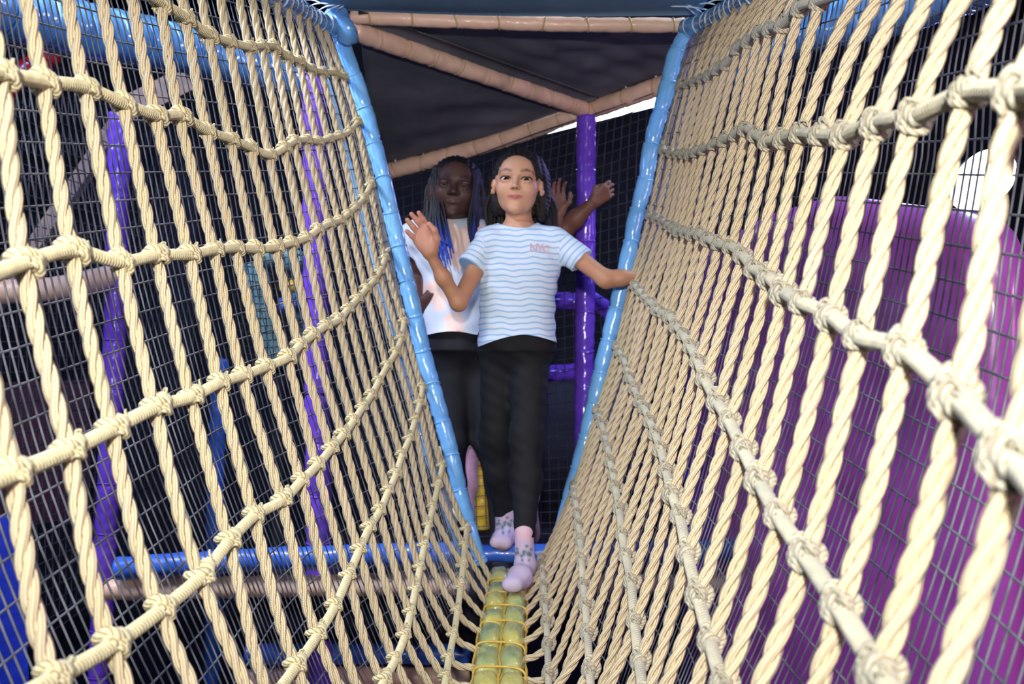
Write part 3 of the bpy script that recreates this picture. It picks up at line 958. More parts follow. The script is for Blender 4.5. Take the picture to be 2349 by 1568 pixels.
def loft(rows, k=.02, op='+', sq=2.3):
    """rows from top: (centre xyz, half width, half depth)"""
    c = np.array([q[0] for q in rows], float)
    a = np.array([q[1] for q in rows], float)
    b = np.array([q[2] for q in rows], float)
    m = max(a.max(), b.max())
    return dict(t='l', c=c, a=a, b=b, k=k, op=op, sq=sq, lo=c.min(0) - v3(m, m, 0), hi=c.max(0) + v3(m, m, 0))


def cut(n, p0, k=.003):
    """keep the side n points away from"""
    return dict(t='p', n=np.array(n, float) / np.linalg.norm(n), p0=np.array(p0, float), k=k, op='&')


def ev(q, p):
    if q['t'] == 'c':
        ba = q['b'] - q['a']
        h = np.clip((p - q['a']) @ ba / max(ba @ ba, 1e-12), 0, 1)
        d = np.linalg.norm(p - q['a'] - h[..., None] * ba, axis=-1) - (q['ra'] + (q['rb'] - q['ra']) * h)
        if 'end' in q:
            d = np.maximum(d, (p - q['end'][0]) @ q['end'][1])
        return d
    if q['t'] == 'e':
        x = p - q['c']
        if q['R'] is not None:
            x = x @ q['R']
        k0 = np.linalg.norm(x / q['r'], axis=-1)
        k1 = np.linalg.norm(x / q['r'] ** 2, axis=-1)
        return k0 * (k0 - 1) / (k1 + 1e-9)
    if q['t'] == 'l':
        z = p[..., 2]
        zz, c, a, b = -q['c'][:, 2], q['c'], q['a'], q['b']
        I = lambda v: np.interp(-z, zz, v)
        A, Bd = I(a), I(b)
        x = np.abs(p[..., 0] - I(c[:, 0])) / A
        y = np.abs(p[..., 1] - I(c[:, 1])) / Bd
        d = ((x ** q['sq'] + y ** q['sq']) ** (1 / q['sq']) - 1) * np.minimum(A, Bd)
        return np.maximum(d, np.maximum(z - c[0, 2], c[-1, 2] - z))
    return (p - q['p0']) @ q['n']


def sm(a, b, k):
    h = np.maximum(k - np.abs(a - b), 0) / k
    return np.minimum(a, b) - h * h * k * .25


def solid(prims, h, disp=None, B=8):
    """sparse surface nets"""
    lo = np.min([q['lo'] for q in prims if q['t'] != 'p' and q['op'] == '+'], 0) - .03
    hi = np.max([q['hi'] for q in prims if q['t'] != 'p' and q['op'] == '+'], 0) + .03
    W = B * h
    nb = np.ceil((hi - lo) / W).astype(int)
    gi = np.stack(np.meshgrid(*[np.arange(n) for n in nb], indexing='ij'), -1).reshape(-1, 3)

    def field(pts, blo, bhi):
        val = np.full(pts.shape[:-1], .1)
        for q in prims:
            if q['t'] == 'p':
                d = ev(q, pts)
                val = -sm(-val, -d, q['k'])
                continue
            m = q['k'] + W * .9
            idx = np.where(np.all((bhi > q['lo'] - m) & (blo < q['hi'] + m), axis=1))[0]
            if len(idx) == 0:
                continue
            d = ev(q, pts[idx])
            val[idx] = sm(val[idx], d, q['k']) if q['op'] == '+' else -sm(-val[idx], d, q['k'])
        if disp is not None:
            val = val + disp(pts)
        return val
    c = lo + (gi + .5) * W
    d = field(c[:, None, :], c - W / 2, c + W / 2)[:, 0]
    gi = gi[np.abs(d) < W * 1.05]
    o = np.arange(B + 1)
    loc = np.stack(np.meshgrid(o, o, o, indexing='ij'), -1)
    vals = []
    for s in range(0, len(gi), 2000):
        g = gi[s:s + 2000]
        pts = lo + (g[:, None, None, None, :] * B + loc[None]) * h
        bl = lo + g * W
        vals.append(field(pts.reshape(len(g), -1, 3), bl, bl + W).reshape(len(g), B + 1, B + 1, B + 1))
    val = np.concatenate(vals)
    neg = val < 0
    cnt = sum(neg[:, i:B + i, j:B + j, k:B + k].astype(np.int8) for i in (0, 1) for j in (0, 1) for k in (0, 1))
    bi, ci, cj, ck = np.where((cnt > 0) & (cnt < 8))
    cell = gi[bi] * B + np.stack([ci, cj, ck], 1)
    cv = np.stack([val[bi, ci + i, cj + j, ck + k] for i in (0, 1) for j in (0, 1) for k in (0, 1)], 1)
    off = np.array([(i, j, k) for i in (0, 1) for j in (0, 1) for k in (0, 1)], float)
    acc = np.zeros((len(cell), 3))
    n = np.zeros(len(cell))
    for a in range(8):
        for b in range(a + 1, 8):
            if np.abs(off[a] - off[b]).sum() != 1:
                continue
            x = (cv[:, a] < 0) != (cv[:, b] < 0)
            t = np.where(x, cv[:, a] / np.where(x, cv[:, a] - cv[:, b], 1), 0)
            acc += x[:, None] * (off[a] + t[:, None] * (off[b] - off[a]))
            n += x
    V = lo + (cell + acc / n[:, None]) * h
    S = nb * B + 2
    key = (cell[:, 0] * S[1] + cell[:, 1]) * S[2] + cell[:, 2]
    order = np.argsort(key)
    sk = key[order]

    def find(c):
        kk = (c[:, 0] * S[1] + c[:, 1]) * S[2] + c[:, 2]
        pos = np.clip(np.searchsorted(sk, kk), 0, len(sk) - 1)
        return np.where(sk[pos] == kk, order[pos], -1)
    Fs = []
    for ax in range(3):
        e = np.zeros(3, int)
        e[ax] = 1
        b1 = np.zeros(3, int)
        b2 = np.zeros(3, int)
        b1[(ax + 1) % 3] = 1
        b2[(ax + 2) % 3] = 1
        c1 = cv[:, 0]
        c2 = cv[:, [4, 2, 1][ax]]
        m = np.where((c1 < 0) != (c2 < 0))[0]
        q = np.stack([m, find(cell[m] - b1), find(cell[m] - b1 - b2), find(cell[m] - b2)], 1)
        ok = np.all(q >= 0, 1)
        flip = c1[m] < 0
        q = np.where(flip[:, None], q, q[:, ::-1])
        Fs.append(q[ok])
    return V, np.vstack(Fs)


def capd(V, a, b):
    a, b = np.array(a, float), np.array(b, float)
    ba = b - a
    h = np.clip((V - a) @ ba / max(ba @ ba, 1e-12), 0, 1)
    return np.linalg.norm(V - a - h[:, None] * ba, axis=1)


def paint(col, w, c):
    w = np.clip(w, 0, 1)[:, None]
    return col * (1 - w) + np.array(c[:3]) * w


class Head:
    """child's head; local x across the picture, y out of the face, z up; unit = chin to crown"""

    def __init__(s, c, H, yaw=0, pitch=0, roll=0):
        s.c, s.H = np.array(c, float), H
        cy, sy, cp, sp, cr, sr = math.cos(yaw), math.sin(yaw), math.cos(pitch), math.sin(pitch), math.cos(roll), math.sin(roll)
        # local axes in world
        ex, ey, ez = v3(1, 0, 0), v3(0, -1, 0), v3(0, 0, 1)
        ex, ez = cr * ex - sr * ez, sr * ex + cr * ez
        ey, ez = cp * ey + sp * ez, cp * ez - sp * ey
        Rz = np.array([[cy, -sy, 0], [sy, cy, 0], [0, 0, 1]])
        s.M = (Rz @ np.stack([ex, ey, ez], 1))

    def w(s, x, y, z):
        return s.c + s.M @ (v3(x, y, z) * s.H)

    def local(s, V):
        return ((V - s.c) @ s.M) / s.H

    def C(s, a, b, ra, rb, k, op='+'):
        return cone(s.w(*a), s.w(*b), ra * s.H, rb * s.H, k * s.H, op)

    def E(s, c, r, k, op='+'):
        return ell(s.w(*c), np.array(r) * s.H, s.M, k * s.H, op)

    def prims(s, jaw=1.0, nose=1.0, lip=1.0, lid=0.0):
        C, E = s.C, s.E
        L = [E((0, -.06, .13), (.365, .43, .365), .02), E((0, .08, -.1), (.31 * jaw, .30, .37), .08),
             C((-.095 * jaw, .08, -.29), (.095 * jaw, .08, -.29), .118, .118, .11), E((0, .235, -.435), (.095, .08, .07), .11)]
        for m in (-1, 1):
            L += [E((m * .175, .235, -.13), (.115, .11, .12), .09), C((m * .05, .33, .10), (m * .2, .285, .10), .045, .045, .07)]
            L += [E((m * .152, .43, .005), (.09, .10, .058), .06, '-')]
        L += [E((0, .275, .17), (.22, .11, .18), .08)]
        L += [C((0, .345, .06), (0, .425, -.12), .028, .042 * nose, .05), E((0, .445, -.135), (.048 * nose, .045, .04), .03)]
        for m in (-1, 1):
            L += [E((m * .05 * nose, .405, -.148), (.034 * nose, .04, .03), .02)]
            L += [E((m * .026 * nose, .452, -.172), (.017, .022, .012), .012, '-')]
            # eyelids
            u = .034 - lid
            L += [C((m * .070, .334, -.006), (m * .115, .366, u), .013, .017, .014), C((m * .115, .366, u), (m * .190, .362, u + .003), .017, .017, .014), C((m * .190, .362, u + .003), (m * .240, .312, .004), .017, .013, .014),
                  C((m * .070, .332, -.012), (m * .120, .354, -.043), .014, .022, .018), C((m * .120, .354, -.043), (m * .185, .350, -.043), .022, .022, .018), C((m * .185, .350, -.043), (m * .240, .308, -.004), .022, .014, .018)]
            # ears
            L += [E((m * .365, -.02, -.04), (.032, .085, .125), .03), C((m * .385, -.05, .05), (m * .40, -.08, -.02), .022, .022, .02), C((m * .375, .0, -.13), (m * .385, -.04, -.10), .028, .03, .02),
                  E((m * .405, .02, -.03), (.02, .04, .06), .02, '-')]
        # mouth
        L += [C((-.10, .322, -.260), (-.03, .345, -.250), .010, .014 * lip, .02), C((-.03, .345, -.250), (.03, .345, -.250), .014 * lip, .014 * lip, .02), C((.03, .345, -.250), (.10, .322, -.260), .014 * lip, .010, .02),
              C((-.085, .325, -.268), (0, .341, -.281), .012, .018 * lip, .02), C((0, .341, -.281), (.085, .325, -.268), .018 * lip, .012, .02)]
        return L

    def colour(s, V, col, lipc, browc, darkc, hair=None):
        q = s.local(V)
        near = np.all(np.abs(q) < .7, axis=1)
        d = lambda a, b: np.minimum(capd(q, a, b), capd(q, (-a[0], a[1], a[2]), (-b[0], b[1], b[2])))
        soft = lambda x, r, f: np.where(near, (r - x) / f + .5, 0)
        # warm shade round the eyes, lash line, brows, lips, nostrils
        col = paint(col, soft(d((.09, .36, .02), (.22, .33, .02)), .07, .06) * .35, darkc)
        br = np.minimum(d((.075, .385, .112), (.16, .37, .135)), d((.16, .37, .135), (.255, .29, .105)))
        col = paint(col, soft(br, .021, .026) * .75, browc)
        la = np.minimum(d((.078, .35, .0), (.115, .385, .024)), np.minimum(d((.115, .385, .024), (.19, .38, .026)), d((.19, .38, .026), (.24, .33, .004))))
        col = paint(col, soft(la, .014, .012) * .9, browc)
        flat = lambda a, b: np.minimum(capd(q * v3(1, .3, 1), v3(*a) * v3(1, .3, 1), v3(*b) * v3(1, .3, 1)), capd(q * v3(1, .3, 1), v3(-a[0], a[1], a[2]) * v3(1, .3, 1), v3(-b[0], b[1], b[2]) * v3(1, .3, 1)))
        lp_ = np.where(q[:, 1] > .2, np.minimum(flat((.0, .355, -.251), (.09, .33, -.260)), flat((.0, .352, -.281), (.06, .335, -.272))), 9)
        col = paint(col, soft(lp_, .019, .014) * .75, lipc)
        col = paint(col, soft(np.where(q[:, 1] > .2, flat((.0, .36, -.265), (.108, .33, -.2635)), 9), .007, .011) * .7, [c * .35 for c in lipc[:3]])
        col = paint(col, soft(d((.026, .455, -.172), (.028, .445, -.165)), .018, .012), [c * .25 for c in darkc[:3]])
        return col

    def eyes(s, parent, mat, white=(196, 184, 178)):
        for m in (-1, 1):
            c = s.w(m * .153, .286, -.002)
            r = .083 * s.H
            nu, nv = 28, 22
            th = np.linspace(0, 2 * PI, nu, endpoint=False)
            ph = np.concatenate([np.linspace(0, .75, 14), np.linspace(.85, PI, 8)])
            gaze = v3(0, 0, CZ) - c
            gaze /= np.linalg.norm(gaze)
            x = np.cross(gaze, v3(0, 0, 1))
            x /= np.linalg.norm(x)
            y = np.cross(x, gaze)
            V = c + r * (np.cos(ph)[:, None, None] * gaze + np.sin(ph)[:, None, None] * (np.cos(th)[None, :, None] * x + np.sin(th)[None, :, None] * y))
            A = np.broadcast_to(ph[:, None], (len(ph), nu)).ravel()
            col = np.zeros((len(A), 3))
            col[:] = lin(*white)[:3]
            col[A < .56] = lin(40, 24, 17)[:3]
            col[A < .28] = lin(8, 7, 8)[:3]
            i, j = np.meshgrid(np.arange(len(ph) - 1), np.arange(nu), indexing='ij')
            Fq = np.stack([i * nu + j, i * nu + (j + 1) % nu, (i + 1) * nu + (j + 1) % nu, (i + 1) * nu + j], -1).reshape(-1, 4)[:, ::-1]
            link('eye', mesh('eye', V.reshape(-1, 3), Fq, None, True, mat, col), parent)


M_skin = NT('skin')
_a = M_skin.n('ShaderNodeVertexColor', layer_name='tint')
M_skin.bump(M_skin.noise(420, 3), .0006, .5)
M_skin = M_skin.set(_a.outputs[0], .52, .4)
M_eye = tinted('eye_gloss', .06, .6)
M_hair = plain('dark_hair', lin(22, 18, 18), lin(34, 27, 26), .5, .4, 60, .002, 500)
M_blackcloth = plain('black_leggings', lin(22, 23, 27), lin(28, 29, 33), .75, .3, 20, .0006, 900)
M_mauve = plain('mauve_cotton', lin(176, 138, 158), lin(160, 122, 146), .8, .2, 9, .002, 60)
M_sock = tinted('sock_knit', .85, .2, .0008, 700)


def finger(root, mid, tip, r, k=.006):
    return [cone(root, mid, r * 1.06, r, k), cone(mid, tip, r, r * .82, k)]


def hand(wrist, u, v, n, L, curl, side=1, thumb=(.5, .6), spread=.1):
    """palm and five fingers. u to the fingers, v towards the thumb, n out of the palm"""
    u, v, n = [np.array(a, float) / np.linalg.norm(a) for a in (u, v, n)]
    W = np.array(wrist, float)
    out = []
    kn = []
    for f, (o, ln) in enumerate(((.19, .92), (.065, 1.0), (-.065, .94), (-.18, .76))):
        b = W + u * L * (.50 - .05 * abs(f - 1) * .8) + v * L * o
        out.append(cone(W + u * L * .06 + v * L * o * .55, b, L * .095, L * .075, .012))
        kn.append((b, ln, o))
    c = curl if isinstance(curl, (list, tuple)) else [curl] * 4
    for f, (b, ln, o) in enumerate(kn):
        a = c[f] * .75
        d = u + v * o * spread * 6 * .4
        d /= np.linalg.norm(d)
        p = b
        r = L * .052
        for seg, l in enumerate((.21, .15, .12)):
            e = p + (d * math.cos(a) + n * math.sin(a)) * L * l * ln
            out.append(cone(p, e, r, r * .92, .004))
            p, r, a = e, r * .92, a + c[f]
    # thumb
    p = W + u * L * .14 + v * L * .16
    e = p + (u * .55 + v * .75 + n * .3) * L * .2
    g = e + (u * .85 + v * (thumb[0] - .3) + n * thumb[1]) * L * .16
    t = g + (u * .8 + v * (thumb[0] - .6) + n * thumb[1]) * L * .13
    out += [cone(p, e, L * .085, L * .068, .012), cone(e, g, L * .06, L * .056, .006), cone(g, t, L * .055, L * .045, .005)]
    return out


def skin_mesh(parent, name, prims, h, base, heads=(), post=None, seed=0):
    V, Fq = solid(prims, h)
    col = np.zeros((len(V), 3))
    col[:] = base[:3]
    if post is not None:
        col = post(V, col)
    for hd, lipc, browc, darkc in heads:
        col = hd.colour(V, col, lipc, browc, darkc)
    return link(name, mesh(name, V, Fq, None, True, M_skin, col), parent)


def cloth(parent, name, prims, h, mat, disp=None, colf=None):
    V, Fq = solid(prims, h, disp)
    return link(name, mesh(name, V, Fq, None, True, mat, None if colf is None else colf(V)), parent)


def braid(parent, pts, r, mat, colf=None, name='braid', plait=.011):
    p = spline(pts, .0035)
    s = np.linspace(0, 1, len(p))
    V, Fq, U = tube(p, r * np.interp(s, [0, .05, .85, 1], [.8, 1, .9, .45]), 7, lambda s_, th: 1 + .16 * np.sin(2 * PI * s_ / plait + th) * np.cos(th * 2))
    col = None
    if colf is not None:
        col = np.repeat(colf(s), 7, axis=0)
    link(name, mesh(name, V, Fq, U, True, mat, col), parent)


# ---- the girl in front: striped T-shirt, one foot on the walkway
def girl_front():
    d0 = 2.86
    S = d0 / F
    root = thing('person', 'girl in blue-striped white T-shirt and black leggings stepping onto the walkway', 'person', P(1190, 1345, 2.72))
    hd = Head(P(1188, 423, 2.86), .188, yaw=-.09, pitch=.09, roll=.055)
    X = lambda x, y, d=d0: P(x, y, d)
    shirt_rows = [(516, 1190, 40, .045, 2.885), (526, 1191, 66, .05, 2.885), (538, 1194, 84, .058, 2.88), (555, 1195, 93, .066, 2.875), (585, 1194, 94, .072, 2.87), (625, 1192, 92, .076, 2.865), (680, 1187, 87, .078, 2.865), (735, 1186, 87, .084, 2.862), (800, 1187, 91, .096, 2.856)]
    body = hd.prims()
    body += [cone(X(1190, 470, 2.895), X(1190, 535, 2.90), .037, .040, .03)]
    body += [loft([(X(c, y, d), (hw - 8 - (9 if y > 700 else 0)) * S, b - .012 - (.026 if y > 700 else 0)) for y, c, hw, b, d in shirt_rows], .03)]
    # right arm, raised hand
    sh, el, wr = X(1120, 560), X(1052, 694, 2.77), X(990, 588, 2.72)
    body += [cone(sh, el, .0285, .0225, .02), cone(el, (el * .45 + wr * .55) + v3(-.002, 0, 0), .0225, .019, .015), cone((el * .45 + wr * .55) + v3(-.002, 0, 0), wr, .019, .0145, .02)]
    d = 2.71
    pal = [((957, 552), .0105), ((962, 537), .0112), ((971, 524), .0112), ((979, 516), .0108)]
    for (x, y), r in pal:
        body += [cone(X(985, 576, d + .01), X(x, y, d), .0145, r, .014)]
    body += [ell(X(975, 552, d + .002), (.026, .012, .03), None, .012)]
    for root_, mid, tip, r in (((957, 552), (945, 541), (933, 530), .0072), ((961, 536), (948, 521), (934, 504), .0079), ((970, 522), (958, 507), (944, 491), .008), ((978, 515), (970, 502), (961, 488), .0078)):
        body += finger(X(*root_, d), X(*mid, d - .012), X(*tip, d - .022), r, .003)
    body += [cone(X(994, 572, d), X(1002, 548, d - .014), .0135, .0105, .012), cone(X(1002, 548, d - .014), X(997, 528, d - .024), .0098, .0088, .005), cone(X(997, 528, d - .024), X(985, 514, d - .028), .0088, .007, .004)]
    # left arm to the right post
    sh, el, wr = X(1280, 556), X(1390, 640, 2.80), X(1466, 634, 2.80)
    mid = (sh + el) / 2
    body += [cone(sh, el, .029, .0235, .02), cone(el, el * .55 + wr * .45, .0235, .0205, .02), cone(el * .55 + wr * .45, wr, .0205, .0155, .02)]
    body += hand(wr, (.9, .25, .05), (0, -.1, 1), (.15, 1, -.1), .118, [.75, .8, .85, .9], thumb=(.1, .7))
    # legs
    legs = [cone(X(1147, 800, 2.895), X(1138, 1000, 2.90), .055, .0415, .03), cone(X(1138, 1000, 2.90), X(1144, 1085, 2.925), .040, .0345, .03), cone(X(1144, 1085, 2.925), X(1157, 1185, 2.985), .0345, .0255, .03),
            cone(X(1217, 800, 2.885), X(1208, 1005, 2.80), .057, .042, .03), cone(X(1208, 1005, 2.80), X(1207, 1100, 2.765), .041, .037, .03), cone(X(1207, 1100, 2.765), X(1203, 1240, 2.70), .037, .0235, .03),
            ell(X(1184, 795, 2.89), (.094, .078, .07), None, .04), ell(X(1186, 768, 2.872), (.094, .066, .07), None, .04)]
    front = [cone(X(1202, 1222, 2.70), X(1204, 1288, 2.70), .0225, .0235, .02), cone(X(1208, 1300, 2.71), X(1190, 1322, 2.63), .0245, .023, .02), cone(X(1190, 1322, 2.63), X(1166, 1340, 2.57), .0225, .0135, .02), cone(X(1200, 1326, 2.63), X(1186, 1341, 2.57), .019, .013, .02)]
    rear = [cone(X(1157, 1170, 2.975), X(1160, 1222, 2.985), .0255, .026, .02), cone(X(1163, 1226, 2.99), X(1150, 1238, 2.93), .026, .022, .02), cone(X(1150, 1237, 2.93), X(1136, 1243, 2.885), .021, .013, .02), cone(X(1158, 1238, 2.93), X(1160, 1243, 2.89), .021, .015, .02)]
    body += [dict(q, ra=q['ra'] * .88, rb=q['rb'] * .88, k=.01) if q['t'] == 'c' else dict(q, k=.03) for q in legs] + [dict(q, k=.012) for q in front + rear]
    base = lin(186, 134, 102)

    def post(V, col):
        # palm and finger tips are pinker
        w_ = np.clip((.075 - np.linalg.norm(V - X(962, 530, d), axis=1)) / .03, 0, 1)
        col = paint(col, w_ * .6, lin(212, 152, 134))
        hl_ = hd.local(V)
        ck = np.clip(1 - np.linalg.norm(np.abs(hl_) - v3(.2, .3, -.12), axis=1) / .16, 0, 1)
        col = paint(col, np.clip((.85 - np.linalg.norm(hl_, axis=1)) / .2, 0, 1) * .6, lin(214, 166, 138))  # head painted lighter than the arms, flash brightness put into the colour
        return paint(col, ck * .3, lin(214, 142, 118))
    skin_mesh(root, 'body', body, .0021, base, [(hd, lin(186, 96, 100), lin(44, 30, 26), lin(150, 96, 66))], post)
    hd.eyes(root, M_eye)
    # T-shirt
    t = NT('striped_cotton')
    a = t.n('ShaderNodeVertexColor', layer_name='tint')
    sep = t.n('ShaderNodeSeparateColor')
    t.l(a.outputs[0], sep.inputs[0])
    wob = t.math('MULTIPLY', t.math('SUBTRACT', t.noise(16, 2), .5), .12)
    saw = t.math('FRACT', t.math('ADD', t.math('MULTIPLY', sep.outputs[0], 60.0), wob))
    st_ = t.math('LESS_THAN', saw, .26)
    t.bump(t.noise(900, 2), .0004, .5)
    m_shirt = t.set(t.mix(st_, lin(212, 226, 242), lin(152, 190, 224)), .8, .2)
    sl = [cone(X(1126, 556), X(1050, 636, 2.805), .040, .046, .03), cone(X(1274, 556), X(1352, 614, 2.83), .042, .046, .03)]
    pr = [loft([(X(c, y, dd), hw * S, b) for y, c, hw, b, dd in shirt_rows], .03), cone(X(1128, 549, 2.88), X(1262, 549, 2.88), .036, .036, .04)] + sl
    e1 = X(1079, 614, 2.82)
    e2 = X(1334, 600, 2.84)
    a1 = X(1060, 640, 2.80) - X(1120, 560)
    a2 = X(1352, 616, 2.83) - X(1280, 556)
    # sleeve ends cut as part of each sleeve: shorten by subtracting a ball beyond the cuff
    c1, c2 = e1 + a1 / np.linalg.norm(a1) * .0, e2
    n1, n2 = a1 / np.linalg.norm(a1), a2 / np.linalg.norm(a2)
    pr[2] = dict(cone(X(1124, 554), X(1064, 630, 2.81), .040, .0385, .022), end=(e1, n1))
    pr[3] = dict(cone(X(1276, 554), X(1346, 608, 2.835), .041, .040, .022), end=(e2, n2))
    pr += [ell(X(1188, 502, 2.872), (.058, .064, .036), None, .006, '-')]

    def wr(p):
        x, y, z = p[..., 0], p[..., 1], p[..., 2]
        low = np.clip((CZ - z + .05) / .25, 0, 1)
        return .0022 * np.sin(x * 75 + z * 22) * low + .0016 * np.sin(z * 120 + x * 60 + y * 30) + .0035 * low * np.sin(x * 46 + 1.0)
    V, Fq = solid(pr, .0035, wr)
    hem = CZ + (784 - (766 + 27 * np.clip(np.abs((V[:, 0] / S + 1174.5 - 1200) / 100), 0, 1.05) ** 1.6)) * S
    low = V[:, 2] < hem
    # gather everything under the hem onto the hem line so that it ends cleanly
    V[low, 2] = hem[low] - .002 * ((hem[low] - V[low, 2]) > .004)
    s1 = (V - X(1120, 556)) @ n1
    s2 = (V - X(1280, 556)) @ n2
    zc = (V[:, 2] - CZ) + 1.0
    d1, d2 = capd(V, X(1112, 572), e1), capd(V, X(1290, 566), e2)
    in1 = (V[:, 0] < X(1112, 0)[0]) & (s1 > .014) & (V[:, 2] > CZ + .17)
    in2 = (V[:, 0] > X(1282, 0)[0]) & (s2 > .012) & (V[:, 2] > CZ + .17)
    sc_ = np.where(in1, 1.3 - s1, np.where(in2, 1.3 - s2, zc + .0022 * np.sin(V[:, 0] * 62 + 1) + .0012 * np.sin(V[:, 0] * 130 + V[:, 2] * 40)))
    col = np.stack([sc_, sc_, sc_], 1)
    link('tshirt', mesh('tshirt', V, Fq, None, True, m_shirt, col), root)
    # lettering on the chest, curved onto the cloth
    for ch, (x, y), rot in (('N', (1224, 569), -.05), ('Y', (1239, 569), -.06), ('C', (1253, 572), -.1)):
        cu = bpy.data.curves.new('lettering', 'FONT')
        cu.body = ch
        cu.align_x = 'CENTER'
        cu.align_y = 'CENTER'
        cu.size = .031
        cu.extrude = .0006
        cu.offset = .0009
        o = bpy.data.objects.new('letter', cu)
        c = X(x, y)
        m = (np.abs(V[:, 0] - c[0]) < .008) & (np.abs(V[:, 2] - c[2]) < .008)
        yy = V[m, 1].min() if m.any() else 2.79
        dep = bpy.context.evaluated_depsgraph_get()
        COL.objects.link(o)
        dep.update()
        me = bpy.data.meshes.new_from_object(o.evaluated_get(dep))
        bpy.data.objects.remove(o)
        me.materials.clear()
        me.materials.append(plain('faded_pink_print', lin(222, 188, 204), None, .8, .2))
        lo = link('letter', me, root)
        c = P(x, y, yy - .0025)
        lo.matrix_parent_inverse = Matrix.Identity(4)
        lo.matrix_local = Matrix.Translation(Vector([float(q) for q in c]) - Vector(root.location)) @ Matrix.Rotation(.35, 4, 'Z') @ Matrix.Rotation(PI / 2, 4, 'X') @ Matrix.Rotation(rot, 4, 'Z')
    # leggings
    lg = []
    for q in legs:
        q = dict(q)
        if q['t'] == 'c':
            q['ra'], q['rb'] = q['ra'] + .0035, q['rb'] + .0035
        else:
            q['r'] = q['r'] + .003
        q['lo'], q['hi'] = q['lo'] - .004, q['hi'] + .004
        lg.append(q)
    q = loft([(X(c, y, d), (hw - 18) * S + .004, .064) for y, c, hw, b, d in shirt_rows[6:]], .03)
    lg.insert(0, q)
    lg.append(cut((0, 0, 1), X(0, 757)))
    lg += [ell(X(1203, 1277, 2.69), (.075, .075, .0545), None, .002, '-'), ell(X(1166, 1222, 2.975), (.055, .055, .058), None, .003, '-')]
    cloth(root, 'leggings', lg, .0035, M_blackcloth, lambda p: .0009 * np.sin(p[..., 2] * 150 + p[..., 0] * 80))
    # socks with a mottled dark teal patch over the ankle
    for prs, cen, up in ((front, X(1201, 1266, 2.68), .042), (rear, X(1157, 1200, 2.95), .034)):
        q2 = []
        for q in prs:
            q = dict(q)
            q['ra'], q['rb'] = q['ra'] + .0035, q['rb'] + .0035
            q2.append(q)

        def sockcol(V, cen=cen, up=up):
            col = np.zeros((len(V), 3))
            col[:] = lin(206, 188, 212)[:3]
            z = V[:, 2] - cen[2]
            col = paint(col, (z - .028) / .012, lin(226, 190, 200))
            e = V - cen
            rr = np.sqrt((e[:, 0] / .026) ** 2 + (e[:, 2] / .030) ** 2)
            rg = np.random.RandomState(4)
            mot = np.zeros(len(V))
            for _ in range(16):
                ang, rad, g = rg.uniform(0, 6.3), rg.uniform(0, .9), rg.uniform(.0035, .007)
                mot = np.maximum(mot, np.exp(-(((e[:, 0] - .026 * rad * math.cos(ang)) / g) ** 2 + ((e[:, 2] - .03 * rad * math.sin(ang)) / g) ** 2)))
            w_ = np.clip((1.1 - rr) / .25, 0, 1) * np.clip(mot * 1.3 - .15, 0, 1)
            return paint(col, w_, lin(92, 124, 132))
        cloth(root, 'sock', q2, .003, M_sock, None, sockcol)
    # hair drawn back from the forehead, many thin braids falling behind
    E = hd.E
    hp = [E((.02, -.10, .165), (.43, .45, .395), .02), E((0, -.3, -.1), (.36, .25, .4), .1), E((.37, -.26, -.12), (.13, .2, .40), .10), E((-.33, -.26, -.10), (.12, .2, .36), .10),
          E((0, .43, -.04), (.335, .42, .395), .05, '-'), E((.36, .1, -.08), (.10, .14, .16), .03, '-'), E((-.36, .1, -.08), (.10, .14, .16), .03, '-')]
    V, Fq = solid(hp, .0028, lambda p: .0012 * np.sin(p[..., 0] * 420 + p[..., 2] * 90) + .0008 * np.sin(p[..., 2] * 500 + p[..., 0] * 200))
    link('hair', mesh('hair', V, Fq, None, True, M_hair), root)
    for k in range(34):
        u = k / 33
        a = -1 + 2 * u
        top = hd.w(a * .36, -.28 - .08 * math.cos(a * 1.5), -.02 + .1 * math.cos(a))
        x1 = np.interp(a, [-1, -.4, .4, 1], [1118, 1160, 1225, 1272]) + rnd.uniform(-5, 5)
        end = P(x1 + rnd.uniform(-4, 4), np.interp(a, [-1, -.5, .5, 1], [525, 560, 560, 512]) + rnd.uniform(-8, 16), 2.97 + .03 * math.cos(a * 2) + rnd.uniform(-.012, .012))
        m_ = top * .5 + end * .5 + v3((a * .016), .012, .004)
        braid(root, [top, m_, end], .0062, M_hair)
    # flyaway fuzz at the crown
    for k in range(90):
        a, b = rnd.uniform(-1.15, 1.15), rnd.uniform(-.5, .5)
        p0 = hd.w(.40 * math.sin(a), -.1 + b * .5, .155 + .375 * math.cos(a) * math.sqrt(max(.1, 1 - (b * .9) ** 2)))
        nrm = hd.M @ v3(math.sin(a), .2 * b, math.cos(a))
        nrm = nrm / np.linalg.norm(nrm)
        j_ = v3(rnd.uniform(-1, 1), rnd.uniform(-1, 1), rnd.uniform(-1, 1)) * .5
        v, f, u = tube(spline([p0 - nrm * .003, p0 + nrm * .005 + j_ * .004, p0 + nrm * .009 + j_ * .012], .003), .00035, 3)
        FUZZ.append((v, f, u))
    v, f, u = join(FUZZ)
    o = link('flyaway_hair', mesh('flyaway_hair', v, f, u, True, M_hair), root)
    o['kind'] = 'stuff'
    # small gold ear stud
    v, f, u = tube(spline([hd.w(-.385, .02, -.16), hd.w(-.40, .05, -.16)], .001), .0028, 8)
    link('ear_stud', mesh('ear_stud', v, f, u, True, plain('gold', lin(226, 180, 90), None, .25, .6, Metallic=.8)), root)
    return root


FUZZ = []


